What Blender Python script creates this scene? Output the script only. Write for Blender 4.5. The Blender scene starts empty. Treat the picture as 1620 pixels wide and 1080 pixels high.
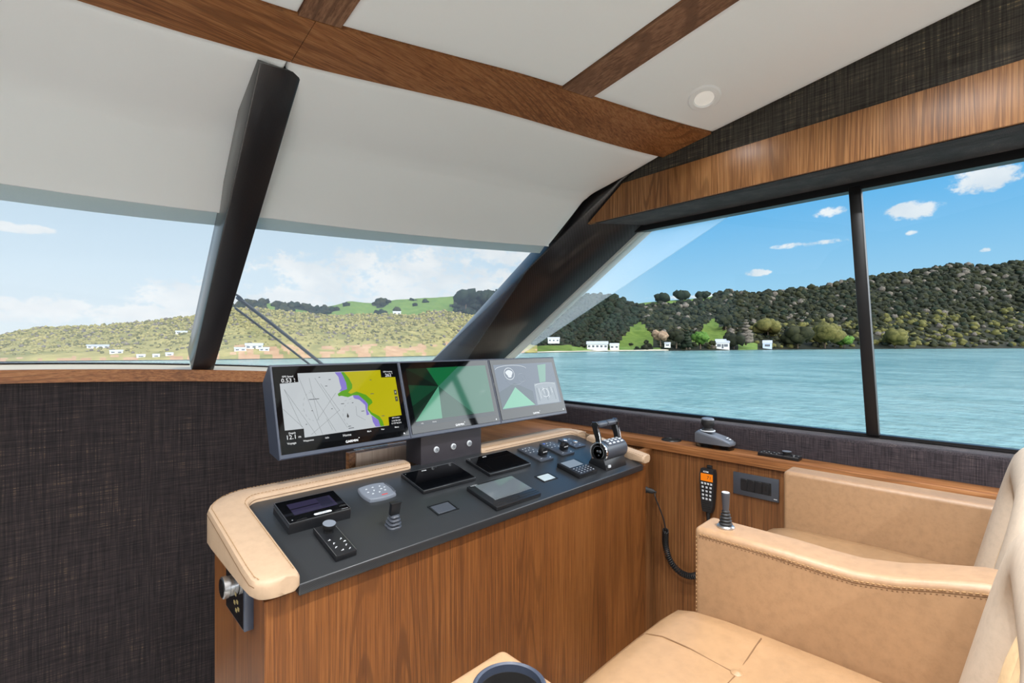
import bpy, bmesh, math, random
from mathutils import Vector, Matrix, noise as mnoise
from math import sin, cos, tan, atan2, radians, pi, sqrt, exp
random.seed(7)
C = bpy.context.scene
COL = C.collection

# ------------------------------------------------------------------ camera, world, sun, exposure
# metres; the camera eye is the origin, +Y is the bow, +X is starboard, the cabin sole is z = FLOOR
HEAD = radians(44.65); FPX = 740.0; HZ = 545.0
FLOOR = -2.0; WATER = -4.68
cam_d = bpy.data.cameras.new('camera'); cam = bpy.data.objects.new('camera', cam_d); COL.objects.link(cam)
cam_d.sensor_width = 36; cam_d.lens = 36 * FPX / 1620; cam_d.shift_y = 5 / 1620
cam_d.clip_start = .02; cam_d.clip_end = 6000
cam.rotation_euler = (pi / 2, 0, -HEAD)
C.camera = cam
C.view_settings.view_transform = 'Standard'; C.view_settings.look = 'None'
C.view_settings.exposure = 0.0; C.view_settings.gamma = 1; C.view_settings.use_curve_mapping = False
C.cycles.use_denoising = True
C.cycles.max_bounces = 12; C.cycles.diffuse_bounces = 6; C.cycles.transparent_max_bounces = 16
C.cycles.sample_clamp_indirect = 6
C.cycles.caustics_reflective = False; C.cycles.caustics_refractive = False

FW = Vector((sin(HEAD), cos(HEAD), 0)); RT = Vector((cos(HEAD), -sin(HEAD), 0)); UP = Vector((0, 0, 1))
def ray(x, y): return FW + RT * ((x - 810) / FPX) + UP * ((HZ - y) / FPX)
def atX(x, y, X): r = ray(x, y); return r * (X / r.x)
def atD(x, y, d): return ray(x, y) * d

def S(r, g, b, a=1.0):
    f = lambda c: (c / 255 / 12.92) if c / 255 <= .04045 else ((c / 255 + .055) / 1.055) ** 2.4
    return (f(r), f(g), f(b), a)

class NT:
    def __init__(s, tree): s.t = tree; s.n = tree.nodes; s.l = tree.links
    def new(s, typ, **kw):
        nd = s.n.new(typ)
        for k, v in kw.items(): setattr(nd, k, v)
        return nd
    def link(s, a, b): s.l.new(a, b)
    def put(s, sock, v):
        if hasattr(v, 'is_output'): s.l.new(v, sock)
        else: sock.default_value = v
    def math(s, op, a, b=0.0, c=None, clamp=False):
        nd = s.n.new('ShaderNodeMath'); nd.operation = op; nd.use_clamp = clamp
        s.put(nd.inputs[0], a); s.put(nd.inputs[1], b)
        if c is not None: s.put(nd.inputs[2], c)
        return nd.outputs[0]
    def dot(s, v, w):
        nd = s.n.new('ShaderNodeVectorMath'); nd.operation = 'DOT_PRODUCT'
        s.put(nd.inputs[0], v); s.put(nd.inputs[1], w); return nd.outputs['Value']
    def smooth(s, v, a, b, lo=0.0, hi=1.0):
        nd = s.n.new('ShaderNodeMapRange'); nd.interpolation_type = 'SMOOTHSTEP'
        s.put(nd.inputs[0], v)
        for i, q in enumerate((a, b, lo, hi)): nd.inputs[i + 1].default_value = q
        return nd.outputs[0]
    def mix(s, f, a, b, blend='MIX'):
        nd = s.n.new('ShaderNodeMix'); nd.data_type = 'RGBA'; nd.blend_type = blend
        s.put(nd.inputs[0], f); s.put(nd.inputs[6], a); s.put(nd.inputs[7], b); return nd.outputs[2]
    def map(s, vec, scale, rot=(0, 0, 0), loc=(0, 0, 0)):
        nd = s.n.new('ShaderNodeMapping'); s.l.new(vec, nd.inputs[0])
        nd.inputs['Scale'].default_value = scale; nd.inputs['Rotation'].default_value = rot; nd.inputs['Location'].default_value = loc
        return nd.outputs[0]
    def noise(s, vec, scale=1.0, detail=2.0, rough=.5, dist=0.0):
        nd = s.n.new('ShaderNodeTexNoise'); s.l.new(vec, nd.inputs['Vector'])
        nd.inputs['Scale'].default_value = scale; nd.inputs['Detail'].default_value = detail
        nd.inputs['Roughness'].default_value = rough; nd.inputs['Distortion'].default_value = dist
        return nd.outputs[0]
    def ramp(s, f, stops):
        nd = s.n.new('ShaderNodeValToRGB'); s.put(nd.inputs[0], f); e = nd.color_ramp.elements
        while len(e) < len(stops): e.new(.5)
        for q, (p, c) in zip(e, stops): q.position = p; q.color = c
        return nd.outputs[0]

def build_world():
    w = bpy.data.worlds.new('sky'); C.world = w; w.use_nodes = True
    T = NT(w.node_tree); T.n.clear()
    d = T.new('ShaderNodeTexCoord').outputs['Generated']
    sep = T.new('ShaderNodeSeparateXYZ'); T.link(d, sep.inputs[0])
    z = sep.outputs[2]
    bow = T.dot(d, (0.15, 0.99, 0))
    side = T.ramp(z, [(0.0, S(196, 230, 246)), (.10, S(164, 216, 246)), (.26, S(104, 188, 242)), (.7, S(70, 150, 228))])
    front = T.ramp(z, [(0.0, S(238, 246, 250)), (.12, S(222, 239, 251)), (.30, S(206, 230, 250)), (.8, S(120, 180, 238))])
    base = T.mix(T.smooth(bow, .55, .88), side, front)
    # clouds: puffs in the bow quarter, a few small ones to starboard
    nz = T.noise(T.map(d, (1, 1, 1.7)), 13, 6, .6)
    nz2_ = T.noise(T.map(d, (1, 1, 1.5)), 46, 4, .65)
    nb = T.math('ADD', T.math('MULTIPLY', T.math('SUBTRACT', nz, .5), 3.8), T.math('MULTIPLY', T.math('SUBTRACT', nz2_, .5), 2.8))
    puffs = [(565, 440, 150, 48), (480, 470, 100, 30), (670, 430, 120, 50), (760, 448, 100, 34), (620, 470, 220, 22), (300, 468, 95, 30), (250, 500, 170, 20),
             (40, 488, 150, 26), (30, 360, 60, 9), (800, 405, 70, 20), (1560, 283, 66, 22), (1446, 334, 48, 16), (1440, 368, 13, 5),
             (1200, 431, 24, 6), (1558, 395, 12, 5), (1312, 334, 30, 10), (1280, 386, 60, 6), (-300, 430, 260, 60), (2000, 330, 160, 40), (1090, 470, 70, 5)]
    total = None
    for (px, py, rx, ry) in puffs:
        c = ray(px, py).normalized(); e = (ray(px + rx, py).normalized() - c).length
        v = abs(ray(px, py - ry).normalized().z - c.z)
        tang = Vector((c.y, -c.x, 0)).normalized()
        dx = T.math('MULTIPLY', T.math('SUBTRACT', T.dot(d, tang), c.dot(tang)), 1 / e)
        dz = T.math('MULTIPLY', T.math('SUBTRACT', z, c.z), 1 / v)
        r2 = T.math('ADD', T.math('MULTIPLY', dx, dx), T.math('MULTIPLY', dz, dz))
        fwd = T.math('GREATER_THAN', T.dot(d, c), 0.3)
        m = T.math('MULTIPLY', T.math('SUBTRACT', 1.35, r2), fwd)
        total = m if total is None else T.math('MAXIMUM', total, m)
    dens = T.smooth(T.math('ADD', total, nb), .35, 1.25)
    dens = T.math('MULTIPLY', dens, T.smooth(total, 0.0, .3))
    shade = T.ramp(T.noise(T.map(d, (1, 1, 1.5), loc=(0, 0, .06)), 9, 4), [(.35, (.80, .85, .90, 1)), (.6, (1.0, 1.0, 1.0, 1))])
    sky = T.mix(T.math('MULTIPLY', dens, .93), base, shade)
    # the sky astern and on the starboard quarter, around the sun, is a bright white overcast bank
    asn = T.dot(d, (.47, -.80, .37))
    prt = T.dot(d, (-.50, -.85, .16))  # unseen port-quarter brightness, added to fill the cabin with light
    m1 = T.smooth(asn, .60, .92); m2 = T.smooth(prt, .25, .65)
    bright = T.math('ADD', 1.0, T.math('MAXIMUM', T.math('MULTIPLY', m1, SKY_BANK), T.math('MULTIPLY', m2, PORT_FILL)))
    sky = T.mix(T.math('MAXIMUM', T.smooth(asn, .60, .85), m2), sky, (.96, .975, 1.0, 1))
    bg = T.new('ShaderNodeBackground'); T.link(sky, bg.inputs[0]); T.link(bright, bg.inputs[1])
    out = T.new('ShaderNodeOutputWorld'); T.link(bg.outputs[0], out.inputs[0])
    w.cycles.sampling_method = 'MANUAL'; w.cycles.sample_map_resolution = 512
SKY_BANK = 4.6; PORT_FILL = 5.5
build_world()
sun_d = bpy.data.lights.new('sun', 'SUN'); sun_d.energy = 1.6; sun_d.angle = radians(1.0); sun_d.color = (1, .95, .86)
sun = bpy.data.objects.new('sun', sun_d); COL.objects.link(sun); sun['kind'] = 'structure'
sun.rotation_euler = Vector((.26, -.50, .83)).to_track_quat('Z', 'Y').to_euler()
LAMP_W = 1.5          # recessed downlight in the starboard roof panel

# ------------------------------------------------------------------ mesh builder
class MB:
    def __init__(s): s.v = []; s.f = []; s.m = []; s.sm = []; s.tf = None
    def add(s, vs, fs, mi=0, smooth=True):
        o = len(s.v)
        if s.tf is not None: vs = [s.tf @ Vector(p) for p in vs]
        s.v += [tuple(p) for p in vs]; s.f += [tuple(i + o for i in q) for q in fs]
        s.m += [mi] * len(fs); s.sm += [smooth] * len(fs); return s
    def bm(s, b, mi=0, smooth=True):
        b.verts.index_update()
        s.add([v.co.copy() for v in b.verts], [[v.index for v in f.verts] for f in b.faces], mi, smooth); b.free(); return s
    def box(s, c, size, bev=0.0, seg=2, mi=0, rot=None):
        b = bmesh.new(); bmesh.ops.create_cube(b, size=1.0)
        bmesh.ops.scale(b, vec=Vector(size), verts=b.verts)
        if bev: bmesh.ops.bevel(b, geom=list(b.edges), offset=bev, segments=seg, profile=.5, affect='EDGES')
        M = Matrix.Translation(Vector(c))
        if rot is not None: M = M @ rot
        bmesh.ops.transform(b, matrix=M, verts=b.verts)
        return s.bm(b, mi)
    def span(s, a, b, bev=0.0, seg=2, mi=0):
        return s.box([(p + q) / 2 for p, q in zip(a, b)], [abs(q - p) for p, q in zip(a, b)], bev, seg, mi)
    def prism(s, poly, vec, bev=0.0, seg=2, mi=0, vert_bev=None):
        """3-D polygon swept along vec; bev rounds every edge, vert_bev only the swept ones"""
        b = bmesh.new(); vec = Vector(vec)
        lo = [b.verts.new(Vector(p)) for p in poly]; hi = [b.verts.new(Vector(p) + vec) for p in poly]
        n = len(poly)
        b.faces.new(lo[::-1]); b.faces.new(hi)
        for i in range(n): b.faces.new((lo[i], lo[(i + 1) % n], hi[(i + 1) % n], hi[i]))
        bmesh.ops.recalc_face_normals(b, faces=b.faces)
        if vert_bev:
            es = [e for e in b.edges if (e.verts[0] in lo) != (e.verts[1] in lo)]
            bmesh.ops.bevel(b, geom=es, offset=vert_bev, segments=6, profile=.5, affect='EDGES')
        if bev:
            es = [e for e in b.edges if len(e.link_faces) == 2 and e.calc_face_angle(0) > .5]
            bmesh.ops.bevel(b, geom=es, offset=bev, segments=seg, profile=.5, affect='EDGES')
        return s.bm(b, mi)
    def loft(s, rings, caps=True, closed=True, mi=0):
        n = len(rings[0]); vs = [p for r in rings for p in r]; fs = []
        for i in range(len(rings) - 1):
            for j in range(n if closed else n - 1):
                k = (j + 1) % n
                fs.append((i * n + j, i * n + k, (i + 1) * n + k, (i + 1) * n + j))
        if caps and closed:
            fs.append(tuple(range(n))[::-1]); fs.append(tuple((len(rings) - 1) * n + j for j in range(n)))
        return s.add(vs, fs, mi)
    def tube(s, pts, r, n=8, mi=0, caps=True):
        pts = [Vector(p) for p in pts]; rings = []; prev = None
        for i, p in enumerate(pts):
            t = (pts[min(i + 1, len(pts) - 1)] - pts[max(i - 1, 0)]).normalized()
            if prev is None: a = t.orthogonal().normalized()
            else: a = (prev - t * prev.dot(t)).normalized()
            prev = a; b = t.cross(a); rr = r[i] if isinstance(r, (list, tuple)) else r
            rings.append([p + (a * cos(2 * pi * k / n) + b * sin(2 * pi * k / n)) * rr for k in range(n)])
        return s.loft(rings, caps, True, mi)
    def lathe(s, prof, c=(0, 0, 0), axis=(0, 0, 1), n=24, mi=0):
        q = Vector(axis).normalized().to_track_quat('Z', 'Y').to_matrix(); c = Vector(c)
        rings = [[c + q @ Vector((max(r, 1e-5) * cos(2 * pi * k / n), max(r, 1e-5) * sin(2 * pi * k / n), h)) for k in range(n)] for r, h in prof]
        return s.loft(rings, True, True, mi)
    def grid(s, rows, mi=0):
        n = len(rows[0]); vs = [p for r in rows for p in r]
        return s.add(vs, [(i * n + j, i * n + j + 1, (i + 1) * n + j + 1, (i + 1) * n + j) for i in range(len(rows) - 1) for j in range(n - 1)], mi)
    def shell(s, rows, off, mi=0):
        """closed slab: grid of points plus its copy shifted by off (vector)"""
        off = Vector(off); n = len(rows[0]); m = len(rows)
        a = [Vector(p) for r in rows for p in r]; vs = a + [p + off for p in a]; N = len(a); fs = []
        for i in range(m - 1):
            for j in range(n - 1):
                q = (i * n + j, i * n + j + 1, (i + 1) * n + j + 1, (i + 1) * n + j)
                fs.append(q); fs.append(tuple(N + k for k in q[::-1]))
        rim = [j for j in range(n)] + [i * n + n - 1 for i in range(1, m)] + [(m - 1) * n + j for j in range(n - 2, -1, -1)] + [i * n for i in range(m - 2, 0, -1)]
        for k in range(len(rim)):
            p, q = rim[k], rim[(k + 1) % len(rim)]; fs.append((q, p, N + p, N + q))
        return s.add(vs, fs, mi)
    def poly(s, pts2, zz, mi=0):
        return s.add([(x, y, zz) for x, y in pts2], [tuple(range(len(pts2)))], mi, False)
    def text(s, txt, size, c, mi=0, align='CENTER', depth=.0, bold=0.0):
        cu = bpy.data.curves.new('t', 'FONT'); cu.body = txt; cu.size = size; cu.align_x = align; cu.align_y = 'CENTER'
        cu.resolution_u = 2; cu.offset = bold * .35; cu.extrude = depth
        o = bpy.data.objects.new('t', cu); me = bpy.data.meshes.new_from_object(o)
        c = Vector(c)
        s.add([v.co + c for v in me.vertices], [list(p.vertices) for p in me.polygons], mi, False)
        bpy.data.objects.remove(o); bpy.data.curves.remove(cu); bpy.data.meshes.remove(me); return s
    def build(s, name, mats, parent=None, world=False, ang=38, fix=True, sub=0):
        vs = s.v
        if world and parent is not None:
            inv = MW[parent].inverted(); vs = [inv @ Vector(p) for p in vs]
        me = bpy.data.meshes.new(name); me.from_pydata([tuple(p) for p in vs], [], s.f)
        mats = mats if isinstance(mats, (list, tuple)) else [mats]
        for m in mats: me.materials.append(m)
        me.polygons.foreach_set('material_index', s.m); me.polygons.foreach_set('use_smooth', s.sm)
        if fix:
            b = bmesh.new(); b.from_mesh(me); bmesh.ops.recalc_face_normals(b, faces=b.faces); b.to_mesh(me); b.free()
        me.update()
        if ang: me.set_sharp_from_angle(angle=radians(ang))
        o = bpy.data.objects.new(name, me); COL.objects.link(o)
        if parent is not None: o.parent = parent; MW[o] = MW[parent]
        else: MW[o] = Matrix()
        if sub:
            md = o.modifiers.new('sub', 'SUBSURF'); md.levels = md.render_levels = sub
        return o
MW = {}
def tag(o, label, cat, group=None, kind=None):
    o['label'] = label; o['category'] = cat
    if group: o['group'] = group
    if kind: o['kind'] = kind
    return o
def thing(name, label, cat, loc=(0, 0, 0), rot=(0, 0, 0), group=None):
    o = bpy.data.objects.new(name, None); COL.objects.link(o); o.location = loc; o.rotation_euler = rot
    o.empty_display_size = .05
    from mathutils import Euler
    MW[o] = Matrix.Translation(Vector(loc)) @ Euler(rot).to_matrix().to_4x4()
    return tag(o, label, cat, group)
def struct(name, mb, mats, **kw):
    o = mb.build(name, mats, None, **kw); o['kind'] = 'structure'; return o
def cut(o, cutter_mb):
    """boolean a hole into a mesh object"""
    c = cutter_mb.build('cutter', [o.data.materials[0]], None)
    bpy.context.view_layer.update()
    md = o.modifiers.new('hole', 'BOOLEAN'); md.object = c; md.operation = 'DIFFERENCE'; md.solver = 'EXACT'
    dg = bpy.context.evaluated_depsgraph_get(); me = bpy.data.meshes.new_from_object(o.evaluated_get(dg))
    o.modifiers.remove(md); o.data = me; bpy.data.objects.remove(c)
    me.set_sharp_from_angle(angle=radians(38))

# ------------------------------------------------------------------ materials
def pmat(name, col, rough=.5, metal=0.0, spec=.5, coat=0.0, emit=None, es=1.0, sheen=0.0):
    m = bpy.data.materials.new(name); m.use_nodes = True; b = m.node_tree.nodes['Principled BSDF']
    b.inputs['Base Color'].default_value = col; b.inputs['Roughness'].default_value = rough; b.inputs['Metallic'].default_value = metal
    b.inputs['Specular IOR Level'].default_value = spec; b.inputs['Coat Weight'].default_value = coat
    b.inputs['Sheen Weight'].default_value = sheen
    if emit: b.inputs['Emission Color'].default_value = emit; b.inputs['Emission Strength'].default_value = es
    return m
def nodes_of(m): T = NT(m.node_tree); return T, T.n['Principled BSDF'], T.new('ShaderNodeTexCoord').outputs['Object']
def bump(T, b, h, strength=.3, dist=.002):
    n = T.new('ShaderNodeBump'); n.inputs['Strength'].default_value = strength; n.inputs['Distance'].default_value = dist
    T.link(h, n.inputs['Height']); T.link(n.outputs[0], b.inputs['Normal'])
def wood(name, axis, dark, mid, light, seed=0.0, rough=.42, fig=1.0, knots=True, fibre=1.0):
    """open-grained oak veneer; grain runs along the axis 0/1/2"""
    m = pmat(name, mid, rough, spec=.35); T, b, co = nodes_of(m)
    def sc(a, l): v = [a, a, a]; v[axis] = l; return tuple(v)
    fine = T.noise(T.map(co, sc(230 * fibre, 3.0), loc=(seed, seed, seed)), 1, 4, .7)
    med = T.noise(T.map(co, sc(9, .35), loc=(seed, seed * 2, 1)), 1, 3, .55)
    fac = T.math('ADD', T.math('MULTIPLY', fine, .70), T.math('MULTIPLY', med, .30))
    c = T.ramp(fac, [(.34, dark), (.50, mid), (.66, light)])
    pores = T.smooth(T.noise(T.map(co, sc(300 * fibre, 5), loc=(seed, 3, 1)), 1, 2, .6), .57, .68)
    c = T.mix(T.math('MULTIPLY', pores, .5), c, dark)
    if knots:  # growth rings: contour lines of a field stretched along the grain, arching into cathedrals here and there
        fld = T.noise(T.map(co, sc(4.6 * fibre, .20 * fig), loc=(seed * 5, 2, seed)), 1, 1.2, .4)
        ln = T.math('SINE', T.math('MULTIPLY', fld, 190.0))
        pat = T.smooth(T.noise(T.map(co, sc(3.0, .6), loc=(seed, seed, 5)), 1, 1), .40, .62, .18, .9)
        brk = T.smooth(fine, .36, .56)
        c = T.mix(T.math('MULTIPLY', T.math('MULTIPLY', T.smooth(ln, .35, .95), brk), T.math('MULTIPLY', pat, .62)), c, tuple(q * .55 for q in dark[:3]) + (1,))
    T.link(c, b.inputs['Base Color']); bump(T, b, fine, .12, .0006)
    return m
OAK = (S(78, 44, 22), S(118, 70, 32), S(138, 88, 45))
oak_v = wood('oak vertical grain', 2, *OAK, seed=1.3)
oak_wall = wood('oak wall panel', 2, S(80, 48, 26), S(120, 78, 44), S(142, 98, 60), seed=4.1)
oak_head = wood('oak header', 2, S(92, 56, 30), S(158, 108, 64), S(188, 138, 90), seed=2.2, fig=1.6)
oak_x = wood('oak beam across', 0, S(98, 58, 32), S(152, 98, 58), S(176, 124, 80), seed=.7, fibre=.6)
oak_y = wood('oak along the hull', 1, S(96, 60, 34), S(148, 96, 56), S(178, 126, 80), seed=3.3, fibre=.6)
oak_dim = wood('oak roof beam', 1, S(92, 62, 44), S(134, 96, 72), S(158, 118, 92), seed=5.5, fibre=.6)
oak_sunlit = wood('sunlit oak tone', 2, S(196, 168, 146), S(220, 196, 176), S(232, 212, 196), seed=6.1, knots=False)  # sunlight on the oak front put into its colour
sole_m = wood('cabin sole', 1, S(206, 198, 186), S(226, 220, 210), S(236, 231, 222), seed=8.0)  # unseen sole kept near white to bounce light upward

def fabric(name, base, mid, thread, k=1.0, gold=.5):
    m = pmat(name, base, .85, spec=.25, sheen=.15); T, b, co = nodes_of(m)
    h = T.noise(T.map(co, (11 * k, 11 * k, 330 * k)), 1, 3, .6)
    v = T.noise(T.map(co, (230 * k, 230 * k, 7 * k), loc=(3, 1, 0)), 1, 3, .6)
    big = T.noise(T.map(co, (5, 5, 5)), 1, 2)
    c = T.ramp(T.math('ADD', T.math('MULTIPLY', h, .5), T.math('MULTIPLY', v, .5)), [(.38, base), (.60, mid)])
    g = T.math('MULTIPLY', T.smooth(h, .54, .68), T.smooth(v, .50, .66))
    g = T.math('MULTIPLY', g, T.smooth(big, .35, .65, .25, 1.0))
    c = T.mix(T.math('MULTIPLY', g, gold), c, thread)
    T.link(c, b.inputs['Base Color']); bump(T, b, T.math('ADD', h, v), .5, .0015)
    return m
fab_wall = fabric('slub fabric, dark', S(22, 17, 18), S(52, 43, 43), S(124, 102, 70), .7, .6)
fab_sill = fabric('slub fabric, sill', S(24, 20, 24), S(62, 54, 58), S(132, 116, 98), 1.2, .5)
fab_head = fabric('slub fabric, header', S(42, 38, 35), S(80, 75, 68), S(170, 148, 102), .7, .9)

def leather(name, col, var=.10, rough=.5, sc=1.0, mott=None):
    m = pmat(name, col, rough, spec=.6); T, b, co = nodes_of(m)
    n = T.noise(T.map(co, (26 * sc,) * 3), 1, 6, .7); n2 = T.noise(T.map(co, (420,) * 3), 1, 2)
    lo = tuple(c * (1 - var * 1.6) for c in col[:3]) + (1,); hi = tuple(min(1, c * (1 + var)) for c in col[:3]) + (1,)
    c = T.ramp(n, [(.34, lo), (.5, col), (.66, hi)])
    T.link(c, b.inputs['Base Color'])
    cr = T.new('ShaderNodeTexVoronoi'); cr.feature = 'DISTANCE_TO_EDGE'; T.link(T.map(co, (240 * sc,) * 3), cr.inputs['Vector'])
    bump(T, b, T.math('ADD', n2, T.math('MULTIPLY', T.smooth(cr.outputs[0], 0, .12), .8)), .22, .0006)
    return m
tan_m = leather('tan leather', S(162, 128, 95), .07, .34, 1.8)
cushion_m = leather('tan cushion leather', S(160, 126, 92), .06, .30, 1.6)
suede_m = leather('pale suede', S(188, 171, 152), .05, .6, 2.5)
ruched_m = leather('straw leather', S(226, 196, 152), .10, .45)
pad_m = leather('bolster leather', S(178, 150, 122), .04, .55, 1.5)
stitch_m = pmat('stitching thread', S(170, 134, 92), .7)
seam_m = pmat('seam shadow line', S(112, 82, 54), .8)
white_m = pmat('white headliner vinyl', S(246, 247, 249), .6, spec=.3)
T, b, co = nodes_of(white_m); bump(T, b, T.noise(T.map(co, (500,) * 3), 1, 2), .06, .0005)
gap_m = pmat('dark joint', S(20, 17, 15), .8)
def carbon(name, col, col2, rough, k=430):
    m = pmat(name, col, rough, spec=.5); T, b, co = nodes_of(m)
    w = T.new('ShaderNodeTexWave'); w.wave_type = 'BANDS'; w.bands_direction = 'DIAGONAL'
    T.link(T.map(co, (k, k * .35, k)), w.inputs['Vector']); w.inputs['Scale'].default_value = .3
    T.link(T.mix(w.outputs['Fac'], col, col2), b.inputs['Base Color'])
    T.link(T.math('MULTIPLY_ADD', w.outputs['Fac'], .12, rough), b.inputs['Roughness'])
    return m
deck_m = carbon('black twill laminate', S(28, 30, 32), S(46, 48, 51), .28)
deck_m.node_tree.nodes['Principled BSDF'].inputs['Specular IOR Level'].default_value = .55
pillar_m = carbon('black carbon pillar', S(26, 24, 26), S(42, 39, 42), .30, 300)
b = pillar_m.node_tree.nodes['Principled BSDF']; b.inputs['Coat Weight'].default_value = .6; b.inputs['Coat Roughness'].default_value = .12
ped_m = carbon('carbon pedestal', S(34, 32, 36), S(66, 62, 68), .4, 520)
black_m = pmat('black plastic', S(24, 25, 28), .35)
blk_matte = pmat('black rubber', S(20, 20, 22), .6)
dkgrey_m = pmat('charcoal plastic', S(62, 66, 74), .4)
slate_m = pmat('slate housing', S(58, 64, 78), .38)
grey_m = pmat('grey plastic', S(110, 116, 126), .4)
gloss_m = pmat('black glass', S(6, 7, 9), .04, spec=.6)
rail_m = pmat('black window rail', S(16, 15, 17), .4)
chrome_m = pmat('chrome', S(214, 214, 216), .12, 1.0)
alu_m = pmat('brushed aluminium', S(190, 190, 192), .3, 1.0)
silver_m = pmat('silver print', S(206, 210, 214), .4)
ink_m = pmat('white print', S(232, 234, 236), .5, emit=S(232, 234, 236), es=.25)
red_m = pmat('red print', S(200, 44, 40), .5)
def lit(name, col, s=1.0): return pmat('lit ' + name, S(8, 8, 8), .06, spec=.5, emit=col, es=s)
def glass(name, tint, f0=.04, gain=.9, haze=0.0, hazecol=(1, 1, 1, 1), dirt=0.0):
    m = bpy.data.materials.new(name); m.use_nodes = True; T = NT(m.node_tree); T.n.clear()
    g = T.new('ShaderNodeNewGeometry')
    c = T.math('ABSOLUTE', T.dot(g.outputs['Normal'], g.outputs['Incoming']))
    fr = T.math('MULTIPLY_ADD', T.math('POWER', T.math('SUBTRACT', 1.0, c), 5.0), gain, f0, clamp=True)
    tr = T.new('ShaderNodeBsdfTransparent'); tr.inputs[0].default_value = tint
    gl = T.new('ShaderNodeBsdfGlossy'); gl.inputs['Roughness'].default_value = .0
    mx = T.new('ShaderNodeMixShader'); T.link(fr, mx.inputs[0]); T.link(tr.outputs[0], mx.inputs[1]); T.link(gl.outputs[0], mx.inputs[2])
    last = mx.outputs[0]
    if haze or dirt:
        df = T.new('ShaderNodeBsdfTranslucent'); df.inputs[0].default_value = hazecol
        m2 = T.new('ShaderNodeMixShader')
        if dirt:
            co = T.new('ShaderNodeTexCoord').outputs['Object']
            vo = T.new('ShaderNodeTexVoronoi'); T.link(T.map(co, (75,) * 3), vo.inputs['Vector'])
            sp = T.smooth(vo.outputs['Distance'], .16, .06)
            pt = T.smooth(T.noise(co, 2.2, 2), .52, .62)
            T.link(T.math('MULTIPLY_ADD', T.math('MULTIPLY', sp, pt), dirt, haze), m2.inputs[0])
        else: m2.inputs[0].default_value = haze
        T.link(last, m2.inputs[1]); T.link(df.outputs[0], m2.inputs[2]); last = m2.outputs[0]
    o = T.new('ShaderNodeOutputMaterial'); T.link(last, o.inputs[0]); return m
glass_front = glass('windshield glass', (.975, .985, .98, 1), .02, .8, .06)  # haze share stands for the sunlit dash mirrored in the glass
glass_side = glass('tinted side glass', (.95, .975, .985, 1), .014, .6, 0, dirt=.0)
glass_reflection = glass('reflection hazed side glass', (.97, .98, .98, 1), .014, .6, .12, (.95, .97, 1, 1))  # haze paints the windshield's reflection onto the forward pane
clear_m = glass('clear acrylic', (.93, .95, .96, 1), .08, .9)

# ------------------------------------------------------------------ the cabin shell
def sstep(a, b, x): t = max(0, min(1, (x - a) / (b - a))); return t * t * (3 - 2 * t)
def Yb(X): return 2.08 - .124 * (X + .55) ** 2                       # forward edge of the curved cross beam
def zb(X): u = abs(X + .5); return 1.1 - .055 * max(0, u - 1.4) ** 2 - .06 * sstep(1.8, 2.75, u)
def zc(X, Y): return zb(X) + .17 * min(max(Yb(X) - Y, 0), 1.7)       # roof lining rises going aft
def Ye(X): return 2.70 - .1315 * (X + .5) ** 2                       # lower edge of the white headliner
def ze(X): return .625 - .033 * max(0, abs(X + .5) - 1.3)
def Yw(X): return 3.35 - .13 * (X + .5) ** 2                         # curved front wall
def zs(X): return -.12 - .02 * (X + .5) ** 2                         # top of the ledge on it
def Yg(X): return Yw(X) + .30                                        # foot of the windshield
def lin(a, b, n): return [a + (b - a) * i / (n - 1) for i in range(n)]
XS, XP = 2.2, -3.2                                                   # inner faces of the side headers

struct('floor', MB().span((-3.6, -4.2, FLOOR - .08), (2.6, 3.7, FLOOR)), sole_m)
# outer roof
def headline(X, t):
    """profile of the white headliner below the cross beam, t 0..1"""
    y0, z0, y1, z1 = Yb(X) + .005, zb(X) - .006, Ye(X), ze(X)
    yf, zf = y0 + (y1 - y0) * .68, z0 + (z1 - z0) * .33
    k = .70
    if t < .5: a = t / .5; p = (y0 + (yf - y0) * a, z0 + (zf - z0) * a)
    else: a = (t - .5) / .5; p = (yf + (y1 - yf) * a, zf + (z1 - zf) * a)
    # soften the fold
    w = max(0, 1 - abs(t - .5) / .07); q = .010 * w * w
    return (p[0] - q * .5, p[1] - q)
rows = []
for X in lin(-3.7, 2.6, 40):
    Xc = max(XP - .05, min(XS, X)); r = []
    for Y in lin(-4.2, Yb(Xc), 12): r.append((X, Y, zc(Xc, Y) + .035))
    for t in lin(.06, 1.0, 12): y, z = headline(Xc, t); r.append((X, y + .02, z + .045))
    r.append((X, Ye(Xc) + .16, ze(Xc) + .10)); rows.append(r)
struct('ceiling', MB().shell(rows, (0, 0, .06)), gap_m)

def lining(x0, x1, ya, yb, drop=.012, nx=18, ny=16):
    """padded white roof panel with rolled edges"""
    def ts(n): return sorted(set([0, .004, .012, .03] + [.06 + .88 * i / n for i in range(n + 1)] + [.97, .988, .996, 1]))
    rows = []
    for u in ts(nx):
        r = []
        for v in ts(ny):
            X = x0 + (x1 - x0) * u; a, b = ya(X), yb(X); Y = a + (b - a) * v
            e = min(u * (x1 - x0), (1 - u) * (x1 - x0), v * (b - a), (1 - v) * (b - a))
            q = 1 - max(0, 1 - e / .02) ** 2
            r.append((X, Y, zc(X, Y) - drop * q + .006))
        rows.append(r)
    return MB().shell(rows, (0, 0, .02))
aft = lambda X: -3.9
fwd = lambda X: Yb(X) - .245
for (a, b) in ((XP, -.31), (-.20, .607), (.748, 1.567), (1.693, XS)):
    struct('ceiling', lining(a, b, aft, fwd), white_m)
def beam(x0, x1, ya, yb, n=14, drop=.004):
    rows = []
    for X in lin(x0, x1, n):
        rows.append([(X, Y, zc(X, Y) - drop) for Y in lin(ya(X), yb(X), 10)])
    return MB().shell(rows, (0, 0, .034))
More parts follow.
